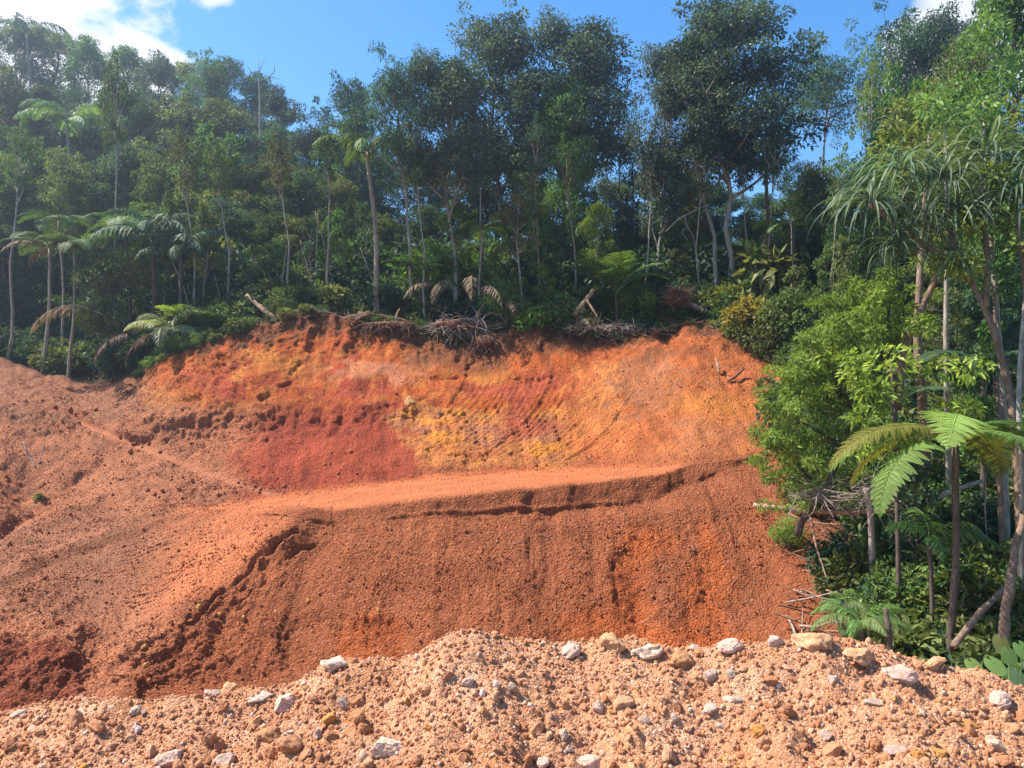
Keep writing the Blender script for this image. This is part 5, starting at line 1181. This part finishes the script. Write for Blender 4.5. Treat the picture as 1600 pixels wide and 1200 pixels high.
# ---- right-hand trunks
def tuft_crown(seed):
    r = np.random.RandomState(seed); mb = MB()
    for k in range(16):
        c = r.normal(size=3) * np.array([.55, .5, .75]) + np.array([0, 0, -.35])
        clump_leaves(mb, r, c, r.uniform(.2, .42), 90, .15, .06, .65, base_t=np.clip(.5 + .25 * r.normal(), .05, 1))
    return mb.mesh('crown', [L_MID])
TUFT_CROWNS = [tuft_crown(60 + k) for k in range(3)]
def pole(name, label, cat, pts, rad, bark, group=None, seed=0, branches=()):
    base = PT(*pts[0])
    if name == 'tree_trunk':
        o = thing('slim_tree', label, 'tree', base, 0, group)
        g = ground(pts[0][0], pts[0][2]) - base
        P = [PT(*q) - base for q in pts]
        if g[2] < -0.05: P = [g - np.array([0, 0, .1])] + P; rad = [rad[0] * 1.15] + list(rad)
        obj('trunk', trunk_mesh('trunk', P, rad, bark, 8, seed=seed), o)
        if rad[-1] <= 0.03 and len(rad) > 4:
            obj('crown', TUFT_CROWNS[seed % 3], o, P[-1], (0, 0, seed), (1.1, 1.1, 1.1), (L_MID, L_OLIVE, L_BRIGHT)[seed % 3])
        return o
    t = trunk_mesh(name, [PT(*q) - base for q in pts], rad, bark, 8, seed=seed)
    o = obj(name, t, None, base); tag(o, label, cat, group)
    for k, (bp_, br) in enumerate(branches):
        obj('branch', trunk_mesh('branch', [PT(*q) - base for q in bp_], br, bark, 6, seed=seed * 7 + k), o)
    return o
GT = 'bare stems in the right-hand forest'
pole('tree_trunk', 'thick dark trunk behind the fronds of the near tree fern', 'tree trunk', [(1446, 700, 17.5), (1440, 600, 17.5), (1430, 520, 17.5), (1440, 400, 17.8), (1452, 210, 18.3)], [.11, .10, .085, .07, .03], B_BROWN, GT, 1)
pole('tree_trunk', 'pale straight trunk right of the thick dark trunk', 'tree trunk', [(1482, 720, 17.0), (1478, 600, 17.0), (1478, 470, 17.2), (1480, 380, 17.4), (1476, 200, 18)], [.06, .055, .05, .04, .02], B_PALE, GT, 2)
pole('tree_trunk', 'slim pale trunk rising beside the screw pine stem', 'tree trunk', [(1572, 700, 15.0), (1562, 540, 15.2), (1552, 420, 15.4), (1545, 330, 15.6), (1536, 160, 16)], [.06, .055, .05, .04, .02], B_PALE, GT, 3)
pole('tree_trunk', 'short grey snapped trunk behind the fallen log', 'tree trunk', [(1368, 960, 14.6), (1360, 800, 14.6), (1354, 762, 14.6)], [.07, .06, .055], B_GREYWOOD, GT, 4)
pole('tree_trunk', 'thin dark trunk beside the snapped grey trunk', 'tree trunk', [(1404, 900, 13.6), (1402, 780, 13.8), (1398, 640, 14.2), (1392, 560, 14.4)], [.045, .04, .035, .03], B_DARK, GT, 5)
pole('tree_trunk', 'slim trunk between the tree fern stem and the right edge', 'tree trunk', [(1566, 860, 14.4), (1563, 760, 14.6), (1560, 650, 14.8), (1555, 560, 15), (1552, 380, 15.6)], [.055, .05, .045, .035, .02], B_BROWN, GT, 6)
pole('tree_trunk', 'leaning brown trunk at the lower right edge', 'tree trunk', [(1565, 1000, 11.4), (1582, 880, 11.8), (1600, 800, 12.2)], [.075, .065, .055], B_BROWN, GT, 7)
pole('tree_trunk', 'white-barked thin trunk at the right edge', 'tree trunk', [(1596, 760, 13.0), (1590, 600, 13.4), (1602, 480, 13.6), (1606, 330, 13.9)], [.05, .04, .035, .02], B_PALE, GT, 8)
pole('tree_trunk', 'dark stub standing at the foot of the slope by the young palm', 'tree trunk', [(1392, 1030, 11.0), (1388, 980, 11.1), (1384, 950, 11.2)], [.045, .04, .03], B_DARK, GT, 9)

# ---- dead wood
GD = 'dead wood on the cut and its rim'
pole('fallen_log', 'long reddish log lying across the slope under the bright bush tree', 'log', [(1178, 789, 16.6), (1240, 797, 16.0), (1310, 801, 15.4), (1400, 797, 14.8)], [.055, .06, .055, .04], B_WOOD, GD, 20)
pole('leaning_stump', 'pale broken trunk leaning on the rim left of the palm clump', 'stump', [(896, 494, 29.6), (912, 474, 29.6), (928, 452, 29.6)], [.11, .10, .075], B_WOOD, GD, 21, [([(917, 469, 29.5), (927, 484, 29.3), (934, 496, 29.2)], [.05, .05, .04])])
pole('fallen_log', 'pale log slanting down to the left rim', 'log', [(386, 462, 31.0), (408, 482, 30.6), (432, 500, 30.2)], [.09, .10, .10], B_WOOD, GD, 22)
pole('fallen_log', 'grey log leaning from the upturned root ball', 'log', [(1076, 474, 29.6), (1106, 488, 29.4)], [.10, .09], B_GREYWOOD, GD, 23)
pole('fallen_log', 'dark log lying on the rim above the root mat', 'log', [(560, 490, 30.6), (600, 495, 30.4), (640, 503, 30.2)], [.09, .09, .07], B_ROOT, GD, 24)
pole('broken_branch', 'upright splintered stick on the rim right of the root mat', 'branch', [(618, 505, 30.1), (620, 492, 30.1), (625, 482, 30.1)], [.06, .05, .03], B_WOOD, GD, 25)
pole('broken_branch', 'thin pale stick rising from the hollow of the left mound', 'branch', [(57, 732, 23.6), (46, 712, 23.8), (40, 702, 23.8), (36, 690, 24.0)], [.025, .022, .02, .012], B_GREYWOOD, GD, 26)
pole('broken_branch', 'curved twig beside the thin pale stick on the left mound', 'branch', [(60, 726, 23.6), (66, 706, 23.8), (70, 696, 23.8)], [.02, .016, .01], B_GREYWOOD, GD, 27)
pole('broken_branch', 'pale stick low on the bank by the feathery palms', 'branch', [(1250, 978, 14.6), (1275, 980, 14.4), (1298, 972, 14.2)], [.025, .03, .02], B_WOOD, GD, 28)
pole('broken_branch', 'short pale splinter higher on the bank by the feathery palms', 'branch', [(1240, 923, 15.6), (1260, 927, 15.5)], [.03, .02], B_WOOD, GD, 29)
pole('broken_branch', 'brown stick on the shoulder of the mound right of the cut', 'branch', [(1137, 596, 24.9), (1150, 588, 25.0), (1162, 577, 25.2)], [.045, .04, .03], B_ROOT, GD, 30)
pole('broken_branch', 'forked pale branch near the top of the orange mound', 'branch', [(1124, 582, 25.5), (1122, 572, 25.6), (1118, 561, 25.8)], [.05, .04, .03], B_WOOD, GD, 31, [([(1123, 576, 25.5), (1130, 572, 25.5)], [.03, .015])])
pole('fallen_log', 'thick log leaning in the lower right undergrowth', 'log', [(1490, 1010, 11.2), (1530, 958, 11.7), (1585, 905, 12.4)], [.05, .05, .035], B_BROWN, GD, 32)
pole('fallen_log', 'thin log lying behind the tree fern stem', 'log', [(1440, 790, 14.6), (1490, 765, 14.8), (1535, 752, 15.0)], [.05, .05, .04], B_GREYWOOD, GD, 33)
pole('bare_branch', 'bare white branch arching in front of the leafy mid-height tree', 'branch', [(1040, 362, 31.0), (1062, 340, 31.0), (1075, 335, 31.0), (1098, 322, 31.0), (1112, 322, 31.0)], [.03, .035, .03, .025, .012], B_PALE, GD, 34,
     [([(1070, 337, 31), (1072, 352, 31), (1083, 368, 31), (1086, 384, 31)], [.025, .02, .015, .01]), ([(1074, 355, 31), (1064, 362, 31), (1075, 376, 31)], [.02, .015, .01])])
pole('broken_branch', 'curved root dangling down the slope below the fallen log', 'branch', [(1266, 806, 15.3), (1274, 850, 15.0), (1284, 880, 14.8), (1292, 905, 14.6)], [.02, .02, .018, .01], B_WOOD, GD, 35)
pole('dead_tree', 'leafless dead tree top sticking out above the left skyline', 'dead tree', [(408, 300, 58), (407, 200, 58), (406, 150, 58), (404, 95, 58)], [.14, .11, .08, .02], B_PALE, None, 36,
     [([(406, 140, 58), (418, 122, 58), (430, 112, 58), (428, 98, 58)], [.04, .035, .03, .01]), ([(406, 128, 58), (424, 120, 58), (440, 124, 58)], [.04, .03, .01]), ([(405, 130, 58), (392, 112, 58), (384, 100, 58)], [.04, .03, .01]), ([(404, 118, 58), (410, 100, 58), (414, 90, 58)], [.03, .02, .01])])
pole('bare_pole', 'thin bare pole sticking up from the skyline beside the palm', 'pole', [(560, 175, 46), (557, 140, 46), (556, 112, 46)], [.05, .035, .01], B_DARK, None, 37)

# ---- roots
def root_tangle(name, label, cat, c, ext, n, L, seed, hang=1.0, mat=B_ROOT, rr=(.012, .03), soil=None):
    r = np.random.RandomState(seed); mb = MB()
    for k in range(n):
        p0 = r.uniform(-1, 1, 3) * ext
        d = unit(r.normal(size=3) * np.array([1.0, .8, .5]) + np.array([0, -.35, -hang]))
        l = L * r.uniform(.4, 1.2)
        mb.tube(bez(p0, p0 + d * l * .5 + r.normal(size=3) * l * .2, p0 + d * l + np.array([0, 0, -.15 * hang * l]) + r.normal(size=3) * l * .12, 6), np.linspace(r.uniform(*rr), .004, 6), 4, 0.5, False)
    o = tag(obj(name, mb.mesh(name, [mat], True), None, c), label, cat)
    if soil is not None:
        v, f = ICO[2]; v = v * (1 + 0.4 * fbm(v * 2 + seed, 3)[:, None]) * np.array(soil)
        obj('soil', make_mesh('soil', v, [f], [M_RSOIL], True), o)
    return o
M_RSOIL = rock_material('root_soil', (0.16, 0.065, 0.032), (0.09, 0.045, 0.026), 0.6, 9.0)
root_tangle('root_mat', 'dark mat of roots overhanging the rim at the left centre', 'roots', PT(608, 508, 29.75), np.array([.95, .3, .12]), 300, .6, 1, .9, soil=(.95, .3, .15))
root_tangle('root_mat', 'tangled brown roots hanging in the notch at the middle of the rim', 'roots', PT(757, 535, 29.0), np.array([.45, .25, .30]), 150, .65, 2, 1.1, soil=(.45, .3, .25))
root_tangle('root_mat', 'fallen grey stems and roots sliding over the rim left of the notch', 'roots', PT(716, 508, 29.6), np.array([.95, .3, .25]), 170, 1.0, 3, .35, B_GREYWOOD, (.014, .035), soil=(.9, .4, .22))
root_tangle('root_ball', 'upturned red root ball on the rim right of the palm clump', 'root ball', PT(1058, 466, 29.6), np.array([.3, .25, .3]), 320, .55, 4, -.1, soil=(.30, .28, .30))
root_tangle('root_mat', 'brown twigs and roots at the left end of the cut', 'roots', PT(205, 615, 29.6), np.array([.35, .3, .4]), 90, .7, 5, .5, B_ROOT)
root_tangle('root_mat', 'dry brush heap on the rim below the leaning stump', 'brush', PT(945, 512, 29.2), np.array([1.4, .35, .10]), 210, .6, 6, .1, B_GREYWOOD, (.008, .02))
root_tangle('root_mat', 'brushwood heap below the snapped grey trunk', 'brush', PT(1320, 770, 15.0), np.array([.75, .4, .22]), 110, .9, 7, .1, B_GREYWOOD, (.006, .016))

# ---- big-leaved taro at the lower right
def taro():
    mb = MB()
    th = np.linspace(0, 2 * np.pi, 25)[:-1]
    rr = 0.5 * (1 + 0.25 * np.cos(th)) ; x = rr * np.cos(th) * 1.15; y = rr * np.sin(th) * 0.85
    notch = np.exp(-((np.abs(th - np.pi)) / .22) ** 2); x = x + notch * .33
    V = np.concatenate([[[-.05, 0, 0]], np.stack([x, y, -0.22 * (x ** 2) - 0.18 * np.abs(y)], -1)])
    T = [[0, 1 + k, 1 + (k + 1) % 24] for k in range(24)]
    mb.add(V, None, T, .5)
    leafme = mb.mesh('leaf_blade', [L_MID], True)
    base = ground(1575, 9.3)
    t = thing('taro_plant', 'taro plant with round heart-shaped leaves behind the berm at the right edge', 'plant', base)
    for i, (px, py, s, m) in enumerate([(1552, 1035, .24, L_MID), (1577, 1020, .22, L_FERN), (1597, 1012, .24, L_MID), (1588, 1052, .26, L_DARK), (1520, 1037, .22, L_FERN), (1565, 1002, .24, L_OLIVE), (1612, 1040, .26, L_DARK), (1535, 1052, .22, L_MID)]):
        d = 9.0 + .12 * i; p = PT(px, py, d) - base
        mbs = MB(); mbs.tube(bez(np.array([.02 * i, 0, 0]), p * .5 + np.array([0, 0, .15]), p, 6), np.linspace(.014, .008, 6), 5)
        st = obj('leaf_stalk', mbs.mesh('leaf_stalk', [L_FERN], True), t)
        obj('leaf_blade', leafme, st, p, (.3 * (-1) ** i, 0.55 + .1 * (i % 3), -1.57 + .4 * (-1) ** i), (s, s, s), m)
taro()

# ---- shrubs one can tell apart
def shrub_mesh(seed, n, R, H, L, W, clumps=9):
    r = np.random.RandomState(seed); st, lf = MB(), MB()
    for k in range(clumps):
        a = k * 2.4; q = np.sqrt((k + .5) / clumps)
        tip = np.array([np.cos(a) * R * q * .8, np.sin(a) * R * q * .8, H * (1 - .5 * q * q) * r.uniform(.65, 1.0)])
        st.tube(bez(np.zeros(3), tip * np.array([.3, .3, .6]), tip, 5), np.linspace(.018, .006, 5) * H, 4, cap=False)
        clump_leaves(lf, r, tip, R * .42, n // clumps, L, W, .75, .4, .15, base_t=np.clip(.5 + .22 * r.normal(), .1, .95))
        clump_leaves(lf, r, tip * .6, R * .4, n // clumps // 2, L, W, .8, .4, .15, base_t=.3)
    return st.mesh('stems', [B_BROWN], True), lf.mesh('foliage', [L_MID])
SHRUBS = [shrub_mesh(400, 1300, .9, 1.3, .16, .07), shrub_mesh(401, 900, .8, 1.1, .22, .10, 8), shrub_mesh(402, 1500, 1.0, 1.6, .12, .05, 11)]
SH = [(1172, 500, 27.8, 1.35, 1, L_YELLOW, 'shrub with large yellow-green leaves at the right end of the rim'), (1210, 540, 26.6, 1.3, 2, L_OLIVE, 'olive shrub under the yellow-leaved shrub'), (1150, 520, 27.8, 0.9, 0, L_OLIVE, 'small dull shrub left of the yellow-leaved one'), (1235, 500, 26.6, 1.4, 0, L_MID, 'green shrub right of the yellow-leaved one'),
 (870, 488, 30.2, 1.1, 0, L_MID, 'low green shrub left of the leaning stump'), (835, 500, 30.0, .9, 1, L_BRIGHT, 'bright low shrub right of the root notch'), (790, 480, 30.6, 1.1, 2, L_MID, 'shrub standing directly above the root notch'), (910, 512, 29.6, .75, 2, L_OLIVE, 'flattened olive brush on the rim below the stump'), (1000, 470, 30.6, 1.0, 0, L_BRIGHT, 'leafy shrub right of the arching palm clump'),
 (175, 440, 33.0, 1.6, 2, L_OLIVE, 'grey-leaved shrub at the right of the dark left gap'), (165, 500, 32.4, 1.2, 0, L_OLIVE, 'lower grey shrub under the arched brown frond'), (345, 500, 30.6, .9, 0, L_MID, 'fern-like green shrub on the left rim'), (375, 492, 30.8, .9, 1, L_OLIVE, 'shrub by the foot of the pale slanting log'),
 (66, 775, 22.0, .2, 0, L_OLIVE, 'small grey-green weed in the hollow of the left mound'), (1232, 850, 15.4, .45, 2, L_BRIGHT, 'little green tuft at the foot of the bright bush tree'), (440, 480, 31, .8, 2, L_OLIVE, 'thin dry shrub above the left corner of the rim'), (1295, 560, 22, 1.3, 0, L_MID, 'shrub between the orange mound and the bright bush tree')]
for px, py, d, s, k, m, lab in SH:
    p = PT(px, py, d) - np.array([0, 0, s * .65]); p = surf(px, py + 8) if 'weed' in lab or 'tuft' in lab else p; t = thing('shrub', lab, 'shrub', p, rt.uniform(0, 6), 'shrubs on the rim and slopes')
    obj('stems', SHRUBS[k][0], t, scale=(s,) * 3); obj('foliage', SHRUBS[k][1], t, scale=(s,) * 3, mat=m)

# ------------------------------------------------------------------ undergrowth and litter: nobody could count it
def foliage_proto(seed, n, R, H, L, W, mat, clumps):
    a, b = shrub_mesh(seed, n, R, H, L, W, clumps)
    b.materials.clear(); b.materials.append(mat)
    return b
UG = [foliage_proto(500, 800, .8, 1.3, .17, .075, L_DARK, 8), foliage_proto(501, 800, .9, 1.2, .15, .065, L_MID, 8), foliage_proto(502, 520, .8, 1.3, .24, .11, L_OLIVE, 7), foliage_proto(503, 420, .6, 1.0, .2, .06, L_BRIGHT, 6)]
def fern_tuft(seed, mat):
    mb = MB(); r = np.random.RandomState(seed); src = PALM_STIFF[0]
    v = np.zeros(len(src.vertices) * 3); src.vertices.foreach_get('co', v); v = v.reshape(-1, 3)
    F4 = np.array([list(p.vertices) for p in src.polygons if len(p.vertices) == 4]); F3 = np.array([list(p.vertices) for p in src.polygons if len(p.vertices) == 3])
    for k in range(7):
        a = k * 2.4; c, s = np.cos(a), np.sin(a); w = v * r.uniform(.7, 1.1)
        mb.add(np.stack([w[:, 0] * c - w[:, 1] * s, w[:, 0] * s + w[:, 1] * c, w[:, 2]], -1), F4, F3, r.uniform(.3, .8))
    return mb.mesh('fern_tuft', [mat])
UG.append(fern_tuft(5, L_FERN))
ru = np.random.RandomState(321)
pts, kk, sc = [], [], []
def strew(n, fpx, fd, smin, smax, probs):
    for _ in range(n):
        px = fpx(); d = fd(px); p = ground(px, d)
        pts.append(p - np.array([0, 0, .15])); kk.append(ru.choice(5, p=probs)); sc.append(ru.uniform(smin, smax))
top_at = lambda px: float(row_at('top', px)[1])
strew(430, lambda: ru.uniform(340, 1230), lambda px: top_at(px) + 1.6 + 5.5 * ru.uniform() ** 1.2, .5, 1.2, [.3, .3, .22, .08, .10])
strew(260, lambda: ru.uniform(215, 1260), lambda px: top_at(px) + .05 + 1.6 * ru.uniform(), .16, .48, [.2, .25, .40, .0, .15])
strew(90, lambda: ru.choice([ru.uniform(225, 460), ru.uniform(1120, 1260)]), lambda px: top_at(px) + .05 + 1.6 * ru.uniform(), .25, .55, [.3, .3, .25, .0, .15])
strew(300, lambda: ru.uniform(-60, 1640), lambda px: top_at(px) + 6 + 9 * ru.uniform(), 1.0, 2.2, [.55, .2, .2, 0, .05])
strew(130, lambda: ru.uniform(300, 1240), lambda px: top_at(px) + 3.5 + 6 * ru.uniform(), 1.3, 2.4, [.5, .25, .2, 0, .05])
strew(130, lambda: ru.uniform(-60, 320), lambda px: top_at(px) + 1.5 + 5 * ru.uniform(), .6, 1.3, [.6, .1, .2, 0, .1])
# the slope under the right-hand forest
strew(520, lambda: 1300 + 330 * ru.uniform() ** .8, lambda px: ru.uniform(10.4 if px > 1400 else 13.5, 27), .35, .85, [.22, .33, .22, .13, .10])
strew(130, lambda: ru.uniform(1400, 1640), lambda px: ru.uniform(9.6, 13), .25, .55, [.15, .35, .2, .15, .15])
strew(110, lambda: ru.uniform(1370, 1650), lambda px: ru.uniform(10.3, 14.5), .55, 1.05, [.15, .35, .25, .15, .10])
strew(120, lambda: ru.uniform(1240, 1420), lambda px: ru.uniform(18, 28), .6, 1.2, [.3, .3, .25, .1, .05])
strew(200, lambda: ru.uniform(-80, 600), lambda px: ru.uniform(45, 75), 1.5, 2.8, [.4, .3, .3, 0, 0])
n = len(pts); sc = np.array(sc)
tag(scatter('undergrowth', np.array(pts), np.stack([ru.uniform(-.15, .15, n), ru.uniform(-.15, .15, n), ru.uniform(0, 6.28, n)], -1), sc[:, None] * ru.uniform(.85, 1.2, (n, 3)), kk, UG),
    'tangled leafy undergrowth covering the forest floor', 'undergrowth', kind='stuff')
# thin bare stems that nothing tells apart
rst = np.random.RandomState(55); stem_px = np.sort(np.concatenate([rst.uniform(290, 560, 12), rst.uniform(600, 900, 4)]))
for i in range(16):
    px = float(stem_px[i]); d = rst.uniform(31.8, 33.5); g = ground(px, d); py0 = 600 - g[2] / d * FPX
    h = rst.uniform(80, 170); ln = rst.uniform(-45, 25)
    pole('thin_stem', '%s thin bare pale stem from the left among the leaves of the forest edge' % ORD[i], 'stem', [(px, py0 + 4, d), (px + ln * .4 + rst.uniform(-6, 6), py0 - h * .5, d), (px + ln, py0 - h, d)], [.035, .03, .014], B_PALE, 'thin bare stems in the forest edge', 300 + i)
# sticks and twigs along the rim and on the bank
def stick_proto(seed, mat):
    r = np.random.RandomState(seed); mb = MB()
    mb.tube(bez(np.array([-.5, 0, 0]), r.normal(size=3) * .12, np.array([.5, 0, 0]), 5), [.02, .022, .018, .014, .006], 4)
    return mb.mesh('stick', [mat], True)
ST = [stick_proto(1, B_GREYWOOD), stick_proto(2, B_WOOD), stick_proto(3, B_ROOT), fern_tuft(6, L_DEAD)]
pts, scs = [], []
for _ in range(620):
    px = ru.uniform(400, 1230); p = ground(px, top_at(px) + ru.uniform(-.25, 2.0)); pts.append(p + np.array([0, 0, ru.uniform(0, .2)])); scs.append(ru.uniform(.3, 1.3))
for _ in range(90):
    px = ru.uniform(1050, 1260); py = ru.uniform(540, 640); pts.append(surf(px, py) + np.array([0, 0, .02])); scs.append(ru.uniform(.15, .6))
for _ in range(120):
    px = ru.uniform(760, 1300); py = ru.uniform(800, 1000); pts.append(surf(px, py) + np.array([0, 0, .02])); scs.append(ru.uniform(.1, .45))
for _ in range(160):
    px = ru.uniform(1230, 1600); d = ru.uniform(12, 18); pts.append(ground(px, d) + np.array([0, 0, .1 + .3 * ru.uniform()])); scs.append(ru.uniform(.5, 1.8))
ndead = 280
for _ in range(ndead):
    px = ru.uniform(440, 1150) if ru.uniform() < .8 else ru.uniform(1180, 1420); p = ground(px, top_at(px) + ru.uniform(-.1, 2.4)); pts.append(p + np.array([0, 0, -.05])); scs.append(ru.uniform(.25, .7))
n = len(pts); scs = np.array(scs)
tag(scatter('twigs', np.array(pts), np.stack([ru.uniform(-.4, .4, n), ru.uniform(-.5, .5, n), ru.uniform(0, 6.28, n)], -1), scs[:, None] * np.array([1, .8, .7]), np.concatenate([ru.randint(0, 3, n - ndead), np.full(ndead, 3)]), ST),
    'broken sticks and twigs strewn along the rim and slopes', 'twigs', kind='stuff')

# ------------------------------------------------------------------ air
HV = bpy.data.materials.new('haze_air'); HV.use_nodes = True
hn, hl = HV.node_tree.nodes, HV.node_tree.links
hn.remove(hn['Principled BSDF'])
pv = hn.new('ShaderNodeVolumePrincipled')
pv.inputs['Color'].default_value = (0.74, 0.87, 1.0, 1)
pv.inputs['Density'].default_value = 0.0017
pv.inputs['Anisotropy'].default_value = 0.74  # forward scatter also imitates veiling lens glare at the upper left
hl.new(pv.outputs[0], hn['Material Output'].inputs['Volume'])
x0, x1, y0, y1, z0, z1 = -325, 325, -235, 415, -14.5, 46.0
Vh = [(x, y, z) for z in (z0, z1) for y in (y0, y1) for x in (x0, x1)]
Fh = [[0, 2, 3, 1], [4, 5, 7, 6], [0, 1, 5, 4], [2, 6, 7, 3], [0, 4, 6, 2], [1, 3, 7, 5]]
tag(obj('haze', make_mesh('haze', Vh, [np.array(Fh)], [HV], False)), kind='stuff')
